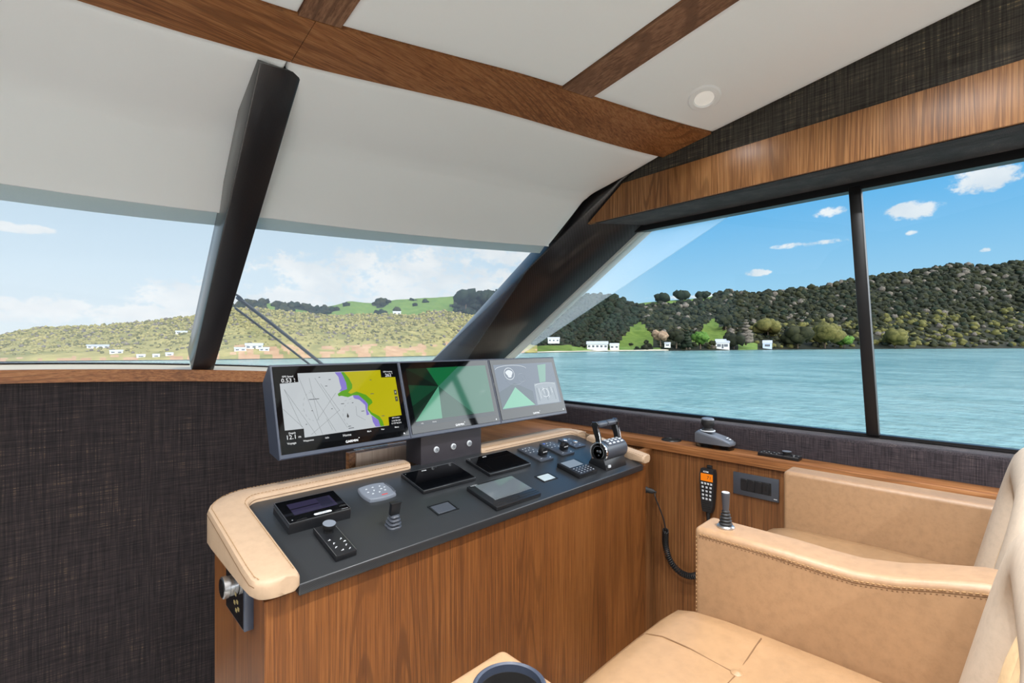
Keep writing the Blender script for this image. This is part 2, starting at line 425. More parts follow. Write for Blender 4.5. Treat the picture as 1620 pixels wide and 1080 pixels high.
struct('trim_1', beam(XP, .6645, lambda X: Yb(X) - .24, Yb, 24), oak_x)
struct('trim_2', beam(.6665, XS, lambda X: Yb(X) - .24, Yb, 24), oak_x)
for k, (a, b) in enumerate(((.61, .745), (1.57, 1.69), (-.307, -.203))):
    struct('trim_%d' % (3 + k), beam(a, b, aft, lambda X: Yb(X) - .243, 4), oak_dim)
def headliner(x0, x1, taper=0.0):
    rows = []
    tl = [0, .006, .02] + lin(.05, .38, 6) + lin(.40, .60, 11) + lin(.64, .97, 6) + [1.0]
    for X_ in [x0, x0 + .004, x0 + .015] + lin(x0 + .04, x1 - .04, 22) + [x1 - .015, x1 - .004, x1]:
        e = min(X_ - x0, x1 - X_); tap = taper * (X_ - x0) / (x1 - x0); q = max(0, 1 - e / .015) ** 2 * .012
        r = []
        for t in tl:
            X = X_ - tap * t ** 1.5; y, z = headline(X, t); q2 = max(q, max(0, 1 - t / .02) ** 2 * .012); r.append((X, y + q2 * .4, z + q2))
        y, z = headline(X, 1.0); r += [(X, y + .006, z - .001), (X, y + .016, z + .004), (X, y + .10, z + .05)]
        rows.append(r)
    return MB().shell(rows, (0, .012, .018))
struct('wall_front', headliner(XP, .656), white_m)
struct('wall_front', headliner(.664, 2.19, .09), white_m)

# starboard side: header, soffit, window, sill, shelf, panel
AFT = -3.9
struct('trim_6', MB().prism([(XS - .006, 1.377, .87), (XS - .006, 1.607, .692), (XS - .006, AFT, .735), (XS - .006, AFT, 1.0), (XS - .006, -.084, .904)], (.03, 0, 0), .002), oak_head)
struct('wall_starboard', MB().prism([(XS + .006, 1.40, .872), (XS + .006, 1.34, .73), (XS + .006, AFT, .76), (XS + .006, AFT, 1.5), (XS + .006, .05, 1.3), (XS + .006, 1.13, 1.0)], (.03, 0, 0)), fab_head)
struct('trim_7', MB().prism([(XS + .004, AFT, .73), (XS + .004, 1.56, .69), (2.46, 1.35, .685), (2.46, AFT, .70)], (0, 0, .025)), fab_sill)
struct('trim_8', MB().prism([(2.42, AFT, -.55), (2.42, AFT, -.418), (2.428, AFT, -.406), (2.44, AFT, -.402), (2.515, AFT, -.392), (2.53, AFT, -.40), (2.53, AFT, -.55)], (0, 3.0 - AFT, 0)), fab_sill)
struct('trim_9', MB().prism([(2.30, AFT, -.56), (2.30, AFT, -.514), (2.425, AFT, -.514), (2.425, AFT, -.56)], (0, 2.72 - AFT, 0), .003), oak_y)
struct('wall_starboard', MB().span((2.318, AFT, FLOOR), (2.36, 2.7, -.55)), oak_wall)
struct('wall_starboard', MB().span((2.362, AFT, FLOOR - .3), (2.55, 3.0, -.562)), gap_m)
# starboard window: rails, mullion, panes
def wx(z): return 2.5 - .05 * (z + .385) / 1.06
w1 = thing('window_1', 'starboard side window', 'window'); w1['kind'] = 'structure'; del w1['label']; del w1['category']
fr = MB()
fr.prism([(2.488, AFT, -.395), (2.488, AFT, -.381), (2.525, AFT, -.381), (2.525, AFT, -.395)], (0, 2.98 - AFT, 0))
fr.prism([(2.482, AFT, -.393), (2.482, AFT, -.389), (2.488, AFT, -.389), (2.488, AFT, -.393)], (0, 2.98 - AFT, 0))
fr.prism([(2.43, AFT, .655), (2.43, AFT, .69), (2.48, AFT, .69), (2.48, AFT, .655)], (0, 1.44 - AFT, 0))
fr.build('rail', rail_m, w1)
for (ya, yb_) in ((.335, .39), (-1.6, -1.55)):
    m = MB(); m.prism([(2.47, ya - .022, -.385), (2.47, ya + .022, -.385), (2.42, yb_ + .022, .672), (2.42, yb_ - .022, .672)], (.04, 0, 0), .005)
    m.build('mullion', rail_m, w1)
def pane(pts, m, dx=.008):
    q = MB(); q.prism([(wx(z), y, z) for y, z in pts], (dx, 0, 0)); return q.build('pane', m, w1, ang=30)
cutA, cutB = atX(1150, 345, 2.46), atX(800, 578, 2.5)  # pane split follows the edge of the painted reflection
def cl(z): t = (z - cutB.z) / (cutA.z - cutB.z); return cutB.y + (cutA.y - cutB.y) * t
pane([(AFT, -.38), (cl(-.38), -.38), (cl(.67), .67), (AFT, .67)], glass_side)
pane([(cl(-.38) + .001, -.38), (2.98, -.38), (2.56, -.09), (1.36, .67), (cl(.67) + .001, .67)], glass_reflection)
# corner post between windshield and side window (a shaped prism)
def post(t): # t along the post, 0 at the roof
    L = lambda p, q: Vector(p) + (Vector(q) - Vector(p)) * t
    Cn = L((2.45, 1.286, .748), (2.45, 2.97, -.385)); Bn = L((2.2, 1.417, .88), (1.977, 3.29, -.385))
    An = L((2.20, 1.62, .89), (2.08, 3.36, -.385)); Dn = Cn + Vector((.07, .06, .05))
    return [An, Bn, Cn, Dn, Dn + Vector((.02, .1, .06))]
def rounded(ring, r=.012):
    out = []
    n = len(ring)
    for i in range(n):
        p, a, b = ring[i], ring[i - 1], ring[(i + 1) % n]
        for f in (-1, 0, 1):
            da, db = (a - p).normalized() * r, (b - p).normalized() * r
            out.append(p + (da if f < 0 else db if f > 0 else (da + db) * .3))
    return out
m = MB(); m.loft([rounded(post(t)) for t in lin(-.12, 1.0, 8)]); struct('trim_10', m, pillar_m)
m = MB(); pr = [[], [], [], []]
for t in lin(-.05, .99, 6):
    r = post(t); c, d = r[2], r[3]
    pr[0].append(c + Vector((-.003, .004, .006))); pr[1].append(c + Vector((.0, -.004, -.006)))
    pr[2].append(c + Vector((.040, -.018, -.027))); pr[3].append(c + Vector((.045, .01, .01)))
m.loft([[pr[k][i] for k in range(4)] for i in range(6)]); struct('trim_11', m, pmat('pale window reveal', S(214, 222, 222), .35))
# windshield mullion post
dv = Vector((0, 1.25, -1.19)).normalized(); nv = Vector((0, .69, .724))
r0 = [Vector((.563, 1.93, 1.066)), Vector((.722, 1.93, 1.086))]; r1 = [Vector((.581, 3.215, -.15)), Vector((.692, 3.215, -.15))]
ring = lambda a, w: rounded([a[0], a[1], a[1] + nv * w, a[0] + nv * w], .008)
m = MB(); m.loft([ring([r0[0], r0[1]], .15), ring([r0[0].lerp(r1[0], .5), r0[1].lerp(r1[1], .5)], .15), ring(r1, .17)]); struct('trim_12', m, pillar_m)
# front wall, ledge, dash shelf
def strip(fn0, fn1, x0, x1, n, off): return MB().shell([[fn0(X), fn1(X)] for X in lin(x0, x1, n)], off)
struct('wall_front', strip(lambda X: (X, Yw(X), FLOOR), lambda X: (X, Yw(X), zs(X) - .05), -3.4, 2.42, 40, (0, .05, 0)), fab_wall)
m = MB(); m.loft([[(X, Yw(X) - .012, zs(X) - .066), (X, Yw(X) - .012, zs(X) - .003), (X, Yw(X) - .009, zs(X)), (X, Yw(X) + .03, zs(X)), (X, Yw(X) + .03, zs(X) - .066)] for X in lin(-3.4, 2.42, 40)])
struct('trim_13', m, oak_x)
dash_m = pmat('cream dash moulding', S(214, 196, 168), .6)
struct('trim_14', strip(lambda X: (X, Yw(X) + .02, zs(X) - .006), lambda X: (X, Yg(X) + .02, zs(X) + .018), -3.4, 2.5, 30, (0, 0, -.05)), dash_m)
# windshield panes with frit band
def gpt(X, s): 
    y0, z0, y1, z1 = Yg(X), zs(X) + .022, Ye(X) + .10, ze(X) + .01
    return Vector((X, y0 + (y1 - y0) * s, z0 + (z1 - z0) * s))
w2 = thing('window_2', 'windshield', 'window'); w2['kind'] = 'structure'; del w2['label']; del w2['category']
frit_m = pmat('white dotted frit', S(206, 212, 210), .6)
T, b, co = nodes_of(frit_m); vo = T.new('ShaderNodeTexVoronoi'); T.link(T.map(co, (160,) * 3), vo.inputs['Vector'])
T.link(T.mix(T.smooth(vo.outputs['Distance'], .15, .35), S(176, 200, 198), S(236, 240, 238)), b.inputs['Base Color']); b.inputs['Transmission Weight'].default_value = .0
tl = T.new('ShaderNodeBsdfTranslucent'); tl.inputs[0].default_value = S(226, 236, 234); ms = T.new('ShaderNodeMixShader'); ms.inputs[0].default_value = .5
T.link(b.outputs[0], ms.inputs[1]); T.link(tl.outputs[0], ms.inputs[2]); T.link(ms.outputs[0], T.n['Material Output'].inputs[0])
for (a, b_) in ((-3.1, .625), (.64, 2.13)):
    m = MB(); m.shell([[gpt(X, s) for s in lin(0, 1.12, 6)] for X in lin(a, b_, 24)], (0, .005, .007)); m.build('pane', glass_front, w2, ang=30)
    m = MB(); m.shell([[gpt(X, s) + Vector((0, -.004, -.005)) for s in lin(.945 + .022 * sstep(0, 2, X), 1.1, 4)] for X in lin(a, b_, 24)], (0, .001, .0015)); m.build('frit_band', frit_m, w2)
m = MB()
for (a, b_) in ((-3.1, .62), (.65, 2.13)):
    m.loft([[gpt(X, 0) + Vector((0, -.003, .0)), gpt(X, 0) + Vector((0, -.002, .004)), gpt(X, 0) + Vector((0, .02, .006)), gpt(X, 0) + Vector((0, .02, -.01))] for X in lin(a, b_, 24)])
m.build('seal', rail_m, w2)
# unseen port side closed against window reflections; unseen aft bulkhead left open for daylight
pw = MB()
pw.span((-3.5, AFT, FLOOR), (-3.4, 3.0, -.75)); pw.span((-3.5, AFT, .75), (-3.4, 2.0, 1.5))
pw.span((-3.49, AFT, -.75), (-3.41, 3.0, .75))
struct('wall_port', pw, fab_wall)
ab = MB(); ab.span((-3.5, -4.0, FLOOR), (-2.9, -3.9, 1.4)); ab.span((2.0, -4.0, FLOOR), (2.5, -3.9, 1.4)); ab.span((-2.9, -4.0, .6), (2.0, -3.9, 1.4)); pass
struct('wall_aft', ab, white_m)
struct('ceiling', MB().span((-3.6, -8.2, 1.42), (2.6, -4.0, 1.50)), white_m)  # unseen aft overhang, added to keep the sun out of the cabin

# downlight in the starboard roof panel, and the added fill lamps further aft
def downlight(X, Y, label):
    z = zc(X, Y) - .006
    sx = (zc(X + .03, Y) - zc(X - .03, Y)) / .06; sy = (zc(X, Y + .03) - zc(X, Y - .03)) / .06
    n = Vector((-sx, -sy, 1)).normalized(); e = n.to_track_quat('Z', 'Y').to_euler()
    t = thing('ceiling_downlight', label, 'ceiling light', (X, Y, z), tuple(e))
    m = MB(); m.lathe([(.040, .004), (.040, -.004), (.044, -.009), (.062, -.007), (.068, -.001), (.068, .004)], n=40); m.build('trim_ring', white_m, t)
    m = MB(); m.lathe([(.0, -.004), (.030, -.0035), (.0405, -.001), (.0405, .004)], n=40); m.build('diffuser', lampw, t)
    ld = bpy.data.lights.new('lamp', 'AREA'); ld.shape = 'DISK'; ld.size = .075; ld.energy = LAMP_W; ld.color = (.97, .985, 1.0); ld.spread = radians(150)
    lo = bpy.data.objects.new('lamp', ld); COL.objects.link(lo); lo.parent = t; lo.location = (0, 0, -.012)
    return t
lampw = pmat('opal diffuser', S(238, 236, 232), .4, emit=(1, .95, .88, 1), es=.25)
downlight(1.99, .845, 'round white recessed downlight in the starboard roof panel')
# added downlights, unseen behind and left of the viewpoint, to brighten the cabin
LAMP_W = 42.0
for (X, Y) in ((.0, .1), (1.2, .12), (-1.5, .9), (-1.6, -.6), (.2, -1.6)): downlight(X, Y, 'added fill downlight, unseen, further aft in the roof lining').__setitem__('group', 'added fill downlights')

# ------------------------------------------------------------------ helm console
SL = .216; TILT = math.atan(SL)
def deckz(Y): return -.597 + SL * (Y - 1.2)
co_ = thing('helm_console', 'oak helm console with sloping black top and tan leather bolster', 'helm console', (1.25, 1.45, FLOOR))
def W(mb, name, mats, parent=co_, **kw): return mb.build(name, mats, parent, world=True, **kw)
m = MB(); m.prism([(.368, 1.222, FLOOR), (.368, 1.222, -.622), (.368, 1.70, -.515), (.368, 1.70, FLOOR)], (1.80, 0, 0)); W(m, 'body', oak_v)
m = MB(); m.span((2.168, 1.262, FLOOR), (2.312, 1.30, -.56)); m.span((2.155, 1.262, FLOOR), (2.175, 1.70, -.59)); W(m, 'side_panel', oak_wall)
m = MB(); m.prism([(.44, 1.2, -.627), (.44, 1.2, deckz(1.2)), (.44, 1.66, deckz(1.66)), (.44, 1.66, deckz(1.66) - .03)], (1.665, 0, 0), .004, 3); W(m, 'top', deck_m)
# bolster: padded rail running up the left side, along the back, down the right side; gap for the pedestal
def padz(Y): return -.556 + .155 * (Y - 1.2)
def rail(path, full):
    """rounded padded rail along centre points (x, y, half width vector)"""
    rings = []
    for (x, y, hx, hy, lo) in path:
        h = Vector((hx, hy, 0)); L = h.length; u = h / L; e = max(0, full - L) * .15; zt = padz(y) - e; lo = lo + e * .5; r_c = min(.013, L * .4); c = Vector((x, y, 0)); r = r_c
        pr = [(-L, lo), (-L, zt - r), (-L + r * .3, zt - r * .3), (-L + r, zt), (L - r, zt), (L - r * .3, zt - r * .3), (L, zt - r), (L, lo)]
        pr = [(-L, lo + .01), (-L, zt - r), (-L + r * .3, zt - r * .3), (-L + r, zt)] + [(-L + r + (2 * L - 2 * r) * k / 4, zt + .004 * (1 - abs(k - 2) / 2)) for k in (1, 2, 3)] + [(L - r, zt), (L - r * .3, zt - r * .3), (L, zt - r), (L, lo + .01), (L - .01, lo), (-L + .01, lo)]
        rings.append([c + u * a + Vector((0, 0, b)) for a, b in pr])
    mb = MB(); mb.loft(rings, caps=False)
    for r in (rings[0], rings[-1]):
        c = sum(r, Vector()) / len(r); n = len(r); mb.add([c] + r, [(0, k + 1, (k + 1) % n + 1) for k in range(n)])
    return mb
OUT = -.603
pathL = []
for y, xo, xi in ((1.184, .392, .428), (1.1845, .378, .434), (1.188, .364, .438), (1.195, .351, .440), (1.206, .341, .440), (1.222, .335, .440)):
    pathL.append(((xo + xi) / 2, y, (xi - xo) / 2, 0, OUT))
pathL += [(.3865, 1.22 + .36 * k / 6, .0535, 0, OUT + .0 * k) for k in range(1, 7)]
for k in range(1, 8):
    a = pi / 2 * k / 7
    # corner turning from +Y to +X about (0.50,1.62)
    cx, cy = .475, 1.60
    ro, ri = .145, .036
    if k < 8:
        po = Vector((cx - ro * cos(a), cy + ro * sin(a))); pi_ = Vector((cx - ri * cos(a), cy + ri * sin(a))); c = (po + pi_) / 2; h = (pi_ - po) / 2
        pathL.append((c.x, c.y, h.x, h.y, OUT + .02 * k / 7))
pathL += [(x, 1.6905, 0, -.0545, OUT + .03) for x in (.55, .7, .9, 1.03)] + [(1.042, 1.6905, 0, -.050, OUT + .03), (1.046, 1.6905, 0, -.04, OUT + .035)]
bl = W(rail(pathL, .0535), 'bolster', pad_m)
pathR = [(1.42, 1.6905, 0, -.04, OUT + .035), (1.424, 1.6905, 0, -.05, OUT + .03)] + [(x, 1.6905, 0, -.0545, OUT + .03) for x in (1.44, 1.6, 1.85, 2.0)]
for k in range(1, 8):
    a = pi / 2 * k / 7; cx, cy, ro, ri = 2.06, 1.60, .145, .036
    po = Vector((cx + ro * sin(a) * .8, cy + ro * cos(a))); q = Vector((cx + ri * sin(a), cy + ri * cos(a))); c = (po + q) / 2; h = (q - po) / 2
    pathR.append((c.x, c.y, h.x, h.y, OUT + .03 - .02 * k / 7))
pathR += [(2.136, 1.60 - .36 * k / 6, .04, 0, OUT + .01) for k in range(1, 7)] + [(2.135, 1.206, .039, 0, OUT + .01), (2.134, 1.198, .036, 0, OUT + .01), (2.133, 1.194, .029, 0, OUT + .01)]
br = W(rail(pathR, .040), 'bolster', pad_m)
def stitch_line(pts, parent, name='stitching', r=.0009, lift=.0008, dash=.007, gap=.004, mat=stitch_m, n=4):
    """a row of short thread stitches along a polyline"""
    pts = [Vector(p) for p in pts]; mb = MB(); acc = 0
    for a, b in zip(pts, pts[1:]):
        L = (b - a).length; t = 0; d = (b - a) / max(L, 1e-6)
        while t < L:
            e = min(t + dash, L)
            if e - t > .001: mb.tube([a + d * t, a + d * e], r, n)
            t += dash + gap
    return mb.build(name, mat, parent, world=True, ang=0)
def offs(path, s, dz=.001):
    out = []
    for (x, y, hx, hy, lo) in path:
        h = Vector((hx, hy, 0)); p = Vector((x, y, 0)) + h * s; out.append((p.x, p.y, padz(y) + dz))
    return out
stitch_line(offs(pathL[4:-1], -.80), bl); stitch_line(offs(pathL[4:-1], .80), bl); stitch_line(offs(pathR[1:-1], .8), br); stitch_line(offs(pathR[1:-1], -.8), br)
def rim(path, s, dz):  # vertical-face seam just under the top edge
    out = []
    for (x, y, hx, hy, lo) in path:
        h = Vector((hx, hy, 0)); p = Vector((x, y, 0)) + h * s; out.append((p.x, p.y, padz(y) + dz))
    return out
mb = MB(); mb.tube(rim(pathL[4:-2], 1.0, -.014), .0011, 5); mb.tube(rim(pathL[4:-2], -1.0, -.016), .0011, 5); mb.build('seam', seam_m, bl, world=True)
mb = MB(); mb.tube(rim(pathR[2:-2], 1.0, -.014), .0011, 5); mb.build('seam', seam_m, br, world=True)

# low oak dash cabinet behind the console
dc = thing('dash_cabinet', 'low wooden cabinet with sunlit-toned front behind the console under the left monitor', 'cabinet', (1.5, 2.1, FLOOR))
m = MB(); m.span((.905, 1.905, FLOOR), (1.30, 1.935, -.462), .002); m.span((1.302, 1.80, FLOOR), (2.30, 2.28, -.516), .002); W(m, 'carcass', oak_y, dc)
m = MB(); m.span((.935, 1.893, -1.2), (1.298, 1.906, -.466), .001); W(m, 'front_panel', oak_sunlit, dc)
m = MB(); m.span((.93, 1.893, -.4625), (1.30, 1.935, -.452), .001); W(m, 'sky_glint_edge', clear_m, dc)  # clear strip added for the sky's glint along the polished top edge

# ------------------------------------------------------------------ monitor pedestal
mp = thing('monitor_pedestal', 'black carbon pedestal with three silver push buttons carrying the monitors', 'monitor stand', (1.26, 1.66, deckz(1.66)))
m = MB(); m.prism([(1.095, 1.645, deckz(1.645) - .005), (1.095, 1.647, -.30), (1.095, 1.76, -.26), (1.095, 1.76, -.50)], (.33, 0, 0), .003); W(m, 'column', ped_m, mp)
m = MB(); m.span((.70, 1.735, -.34), (1.84, 1.775, -.14), .004); W(m, 'crossbar', black_m, mp)
bts = None
for px, py in ((690, 711), (717, 706), (742, 701)):
    p = ray(px, py); p = p * (1.645 / p.y)
    m = MB(); m.lathe([(.0, .006), (.0105, .006), (.013, .004), (.0135, 0)], p, (0, -1, 0), 24); bb = W(m, 'push_button', silver_m, mp)
    m = MB(); m.lathe([(.0066, .0058), (.0066, .0075), (.0086, .0075), (.0086, .0058)], p, (0, -1, 0), 24); m.box(p + Vector((0, -.007, 0)), (.006, .001, .008), mi=0); W(m, 'symbol', dkgrey_m, bb)

# ------------------------------------------------------------------ monitors
MW_, MH_ = .491, .320
MT = math.atan2(.10, .304)
lit_grey = lit('chart water', S(196, 202, 206), .95); lit_yel = lit('chart land', S(186, 178, 8), .95); lit_grn = lit('chart shoal', S(92, 160, 30), .95)
lit_vio = lit('chart shallows', S(136, 122, 208), .95); lit_ink = lit('text white', S(240, 242, 244), 1.0); lit_line = lit('chart line', S(88, 94, 100), .8); lit_dk = lit('menu', S(18, 22, 28), .6)
lit_btn = lit('key', S(90, 96, 70), .8)
CH = dict(
bg=[(0.0861, 0.2864), (0.4035, 0.2858), (0.4026, 0.2553), (0.4646, 0.2542), (0.4645, 0.0979), (0.4059, 0.0964), (0.4033, 0.0639), (0.0841, 0.0615), (0.085, 0.092), (0.024, 0.0928), (0.0243, 0.2526), (0.086, 0.2551)],
land=[(0.2528, 0.2845), (0.4035, 0.2858), (0.4026, 0.2553), (0.4646, 0.2542), (0.4645, 0.0979), (0.4059, 0.0964), (0.4033, 0.0639), (0.3815, 0.0645), (0.3789, 0.0847), (0.3682, 0.1039), (0.3399, 0.1212), (0.3288, 0.1366), (0.3323, 0.1471), (0.3495, 0.1583), (0.3473, 0.1694), (0.3275, 0.191), (0.2918, 0.2063), (0.2685, 0.1989), (0.2584, 0.205), (0.277, 0.2199), (0.279, 0.2342), (0.2697, 0.2601)],
green=[(0.2418, 0.2842), (0.2528, 0.2845), (0.2697, 0.2601), (0.279, 0.2342), (0.277, 0.2199), (0.2584, 0.205), (0.2685, 0.1989), (0.2918, 0.2063), (0.3275, 0.191), (0.3473, 0.1694), (0.3495, 0.1583), (0.3323, 0.1471), (0.3288, 0.1366), (0.3399, 0.1212), (0.3682, 0.1039), (0.3789, 0.0847), (0.3815, 0.0645), (0.3659, 0.0652), (0.3621, 0.0901), (0.335, 0.1144), (0.3245, 0.1334), (0.3296, 0.1546), (0.3186, 0.1699), (0.2972, 0.1914), (0.2751, 0.1931), (0.256, 0.1874), (0.2316, 0.1945), (0.2208, 0.1936), (0.2185, 0.2025), (0.234, 0.212), (0.2565, 0.2176), (0.2563, 0.2427), (0.2488, 0.2684)],
v1=[(0.2184, 0.2841), (0.2418, 0.2842), (0.2488, 0.2684), (0.2563, 0.2427), (0.2565, 0.2176), (0.234, 0.212), (0.2249, 0.2109), (0.2354, 0.2226), (0.2324, 0.2405), (0.2303, 0.2657)],
v2=[(0.2751, 0.1931), (0.2972, 0.1914), (0.3186, 0.1699), (0.3296, 0.1546), (0.3229, 0.1353), (0.3293, 0.115), (0.3176, 0.1126), (0.3175, 0.1376), (0.3178, 0.152), (0.2983, 0.1734), (0.2772, 0.1822)],
v3=[(0.3363, 0.1107), (0.3621, 0.0901), (0.3659, 0.0652), (0.3467, 0.066), (0.3382, 0.0855)],
lines=[(0.0362, 0.2321), (0.08, 0.0958), (0.0362, 0.2321), (0.1232, 0.0662), (0.0878, 0.2727), (0.1456, 0.0632), (0.1216, 0.2231), (0.1938, 0.0675), (0.1433, 0.2665), (0.237, 0.0759), (0.1611, 0.2447), (0.2173, 0.1399), (0.1234, 0.2675), (0.1387, 0.1139), (0.2119, 0.2065), (0.1322, 0.1146), (0.2177, 0.1433), (0.1073, 0.0682), (0.0264, 0.1643), (0.0845, 0.0937), (0.166, 0.1177), (0.1812, 0.0757), (0.2803, 0.1517), (0.2789, 0.1165), (0.2789, 0.1165), (0.3094, 0.0957)])
def seg(mb, a, b, w, z, mi):
    a = Vector((a[0], a[1])); b = Vector((b[0], b[1])); d = (b - a).normalized(); n = Vector((-d.y, d.x)) * w / 2
    mb.poly([tuple(a + n), tuple(a - n), tuple(b - n), tuple(b + n)], z, mi)
def monitor(i, name, label):
    # local frame: x along the screen, y up the screen, z out towards the helm
    t = thing(name, label, 'monitor', (.528 + i * (MW_ + .0015), 1.6, -.373), (pi / 2 - MT, 0, 0), 'monitors on the pedestal')
    m = MB()
    b = .0; D = -.072
    ringf = lambda z, e: [(e, e, z), (MW_ - e, e, z), (MW_ - e, MH_ - e, z), (e, MH_ - e, z)]
    D = -.105
    back = lambda z, ex, ey: [(ex, ey, z), (MW_ - ex, ey, z), (MW_ - ex, MH_ - ey, z), (ex, MH_ - ey, z)]
    m.loft([back(D, .012, .05), back(D + .010, .001, .038), ringf(-.014, .0), ringf(-.002, .0), ringf(.0, .003)]); m.build('housing', slate_m, t, ang=25)
    m = MB(); m.box((MW_ / 2, MH_ / 2 + .004, .001), (MW_ - .012, MH_ - .022, .003), .001, 1); gl = m.build('bezel_glass', gloss_m, t)
    return t, gl
t, gl = monitor(0, 'chart_display', 'left monitor showing a grey and yellow nautical chart')
m = MB(); z0 = .0028
m.poly([(.022, .036), (.467, .036), (.467, .062), (.022, .062)], z0, 6)
for k, (key, mi) in enumerate((('bg', 0), ('land', 1), ('green', 2), ('v1', 3), ('v2', 3), ('v3', 3))): m.poly(CH[key], z0 + .00012 * (k + 1), mi)
ln = CH['lines']
for a, b in zip(ln[::2], ln[1::2]): seg(m, a, b, .0007, z0 + .001, 4)
for cx, cy, rx, ry, a0, a1 in ((.122, .165, .030, .05, 90, 270), (.27, .150, .05, .03, 20, 140), (.262, .122, .035, .045, 100, 260)):
    P = [(cx + rx * cos(radians(a)), cy + ry * sin(radians(a))) for a in range(a0, a1 + 1, 12)]
    for a, b in zip(P[::2], P[1::2]): seg(m, a, b, .0006, z0 + .001, 4)
for (x, y, wd) in ((.1311, .1901, .036), (.1805, .2348, .008), (.2312, .1647, .012), (.3529, .1929, .014), (.3555, .2476, .008), (.3839, .1034, .012), (.2508, .0726, .02), (.27, .165, .006), (.16, .268, .006), (.196, .258, .008), (.12, .15, .005), (.19, .150, .005), (.095, .105, .005), (.305, .13, .012), (.245, .08, .010)):
    m.poly([(x - wd / 2, y - .0012), (x + wd / 2, y - .0012), (x + wd / 2, y + .0012), (x - wd / 2, y + .0012)], z0 + .001, 4)
m.poly([(.2446, .130), (.2400, .116), (.2446, .110), (.2490, .116)], z0 + .0012, 7)
zt = z0 + .0012
for y in (.1913, .1648): m.poly([(.4475, y - .010), (.4595, y - .010), (.4595, y + .010), (.4475, y + .010)], zt, 8)
m.text('+', .014, (.4535, .1913, zt + .0002), 5); m.text('-', .014, (.4535, .1660, zt + .0002), 5)
for s, sz, x, y in (('GPS Speed', .0085, .052, .2762), ('0.53', .0205, .047, .2620), ('k', .010, .0735, .2665), ('t', .010, .0735, .2585), ('Depth', .0088, .0456, .0815), ('12.1', .0205, .0415, .0680), ('m', .012, .0685, .0665),
                    ('GPS Heading', .0075, .434, .2775), ('262', .0185, .434, .2628), ('°', .012, .4525, .266), ('GPS Position', .0065, .437, .0905), ('S 36°50.129', .0078, .436, .0790), ('E 175°46.210', .0078, .436, .0690),
                    ('Voyage', .0098, .0407, .0482), ('Waypoints', .0080, .0956, .0500), ('Info', .0085, .1593, .0502), ('Home', .0125, .2316, .0496), ('Mark', .0080, .3179, .0520), ('Nav', .0080, .3737, .0525), ('Menu', .0080, .4342, .0535)):
    m.text(s, sz, (x, y, zt), 5, bold=.0003)
m.build('screen', [lit_grey, lit_yel, lit_grn, lit_vio, lit_line, lit_ink, lit_dk, gap_m, lit_btn], gl, ang=0, fix=False)
def logo(gl, x=.247):
    q = MB(); q.text('GARMIN', .0125, (x, .0262, .0027), 0); q.poly([(x + .0265, .0335), (x + .0305, .0335), (x + .0285, .0372)], .0027, 0)
    q.build('logo', ink_m, gl, ang=0, fix=False)
    q = MB(); s = .0035; cx, cy = .4629, .0262
    q.poly([(cx - s, cy - s), (cx + s, cy - s), (cx, cy + s * 1.2)], .0027, 0); q.build('power_mark', silver_m, gl, ang=0, fix=False)
logo(gl)
g = lambda n, r, gg, b, s=.8: lit(n, S(r, gg, b), s)
t, gl = monitor(1, 'chart_display', 'middle monitor with a dark green faceted home screen')
gm = [g('g0', 8, 44, 28), g('g1', 14, 112, 62), g('g2', 6, 26, 18), g('g3', 12, 70, 44), g('g4', 96, 178, 142, .75), g('g5', 60, 128, 104, .75), g('g6', 36, 92, 72, .75), g('g7', 120, 150, 150, .6), g('bar', 58, 70, 78, .6)]
c0 = (.1736, .2029); A = (.0267, .286); B = (.4640, .288)
m = MB()
for k, (P, mi) in enumerate((([A, (.1289, .286), c0], 0), ([(.1289, .286), (.3002, .287), c0], 1), ([(.3002, .287), B, (.4637, .20), c0], 5), ([A, (.0262, .2173), c0], 2), ([(.0262, .2173), (.0285, .1284), c0], 3), ([(.0285, .1284), (.0300, .064), c0], 0),
                             ([(.0300, .064), (.1623, .064), c0], 4), ([(.1623, .064), (.34, .064), c0], 6), ([(.34, .064), (.4600, .064), (.4637, .20), c0], 5))): m.poly(P, z0 + .0001, mi)
m.poly([(.030, .046), (.462, .046), (.462, .062), (.030, .062)], z0, 8)
for s, x in (('Info', .06), ('Home', .12)): m.text(s, .008, (x, .054, z0 + .0006), 9)
m.build('screen', gm + [lit_ink], gl, ang=0, fix=False); logo(gl)
t, gl = monitor(2, 'chart_display', 'right monitor with washed out camera and gauge pictures on green')
m = MB(); sm = [g('s0', 92, 110, 132, .75), g('s1', 118, 196, 164, .85), g('s2', 150, 164, 176, .75), g('s3', 214, 222, 226, .9), g('s4', 70, 94, 110, .75), g('s5', 120, 180, 160, .7)]
m.poly([(.0233, .064), (.4633, .064), (.462, .2895), (.0233, .287)], z0, 0)
m.poly([(.0246, .064), (.0246, .15), (.1393, .19), (.26, .14), (.255, .064)], z0 + .0001, 4)
m.poly([(.0246, .0687), (.2535, .0687), (.1393, .1684)], z0 + .0002, 1)
m.poly([(.3392, .2768), (.4075, .2813), (.3745, .1842), (.3263, .1807)], z0 + .0002, 5)
m.poly([(.2795, .1774), (.4499, .1764), (.4463, .067), (.2707, .067)], z0 + .0003, 2)
def arc(cx, cy, rx, ry, a0, a1, w, mi):
    P = [(cx + rx * cos(radians(a)), cy + ry * sin(radians(a))) for a in range(a0, a1 + 1, 10)]
    for a, b in zip(P, P[1:]): seg(m, a, b, w, z0 + .0006, mi)
arc(.138, .262, .108, .02, 0, 180, .002, 3); arc(.362, .166, .078, .012, 0, 180, .002, 3); arc(.1186, .2385, .034, .03, 0, 360, .003, 3); arc(.15, .21, .06, .03, 150, 390, .0015, 2); arc(.20, .215, .03, .022, 0, 360, .0015, 2)
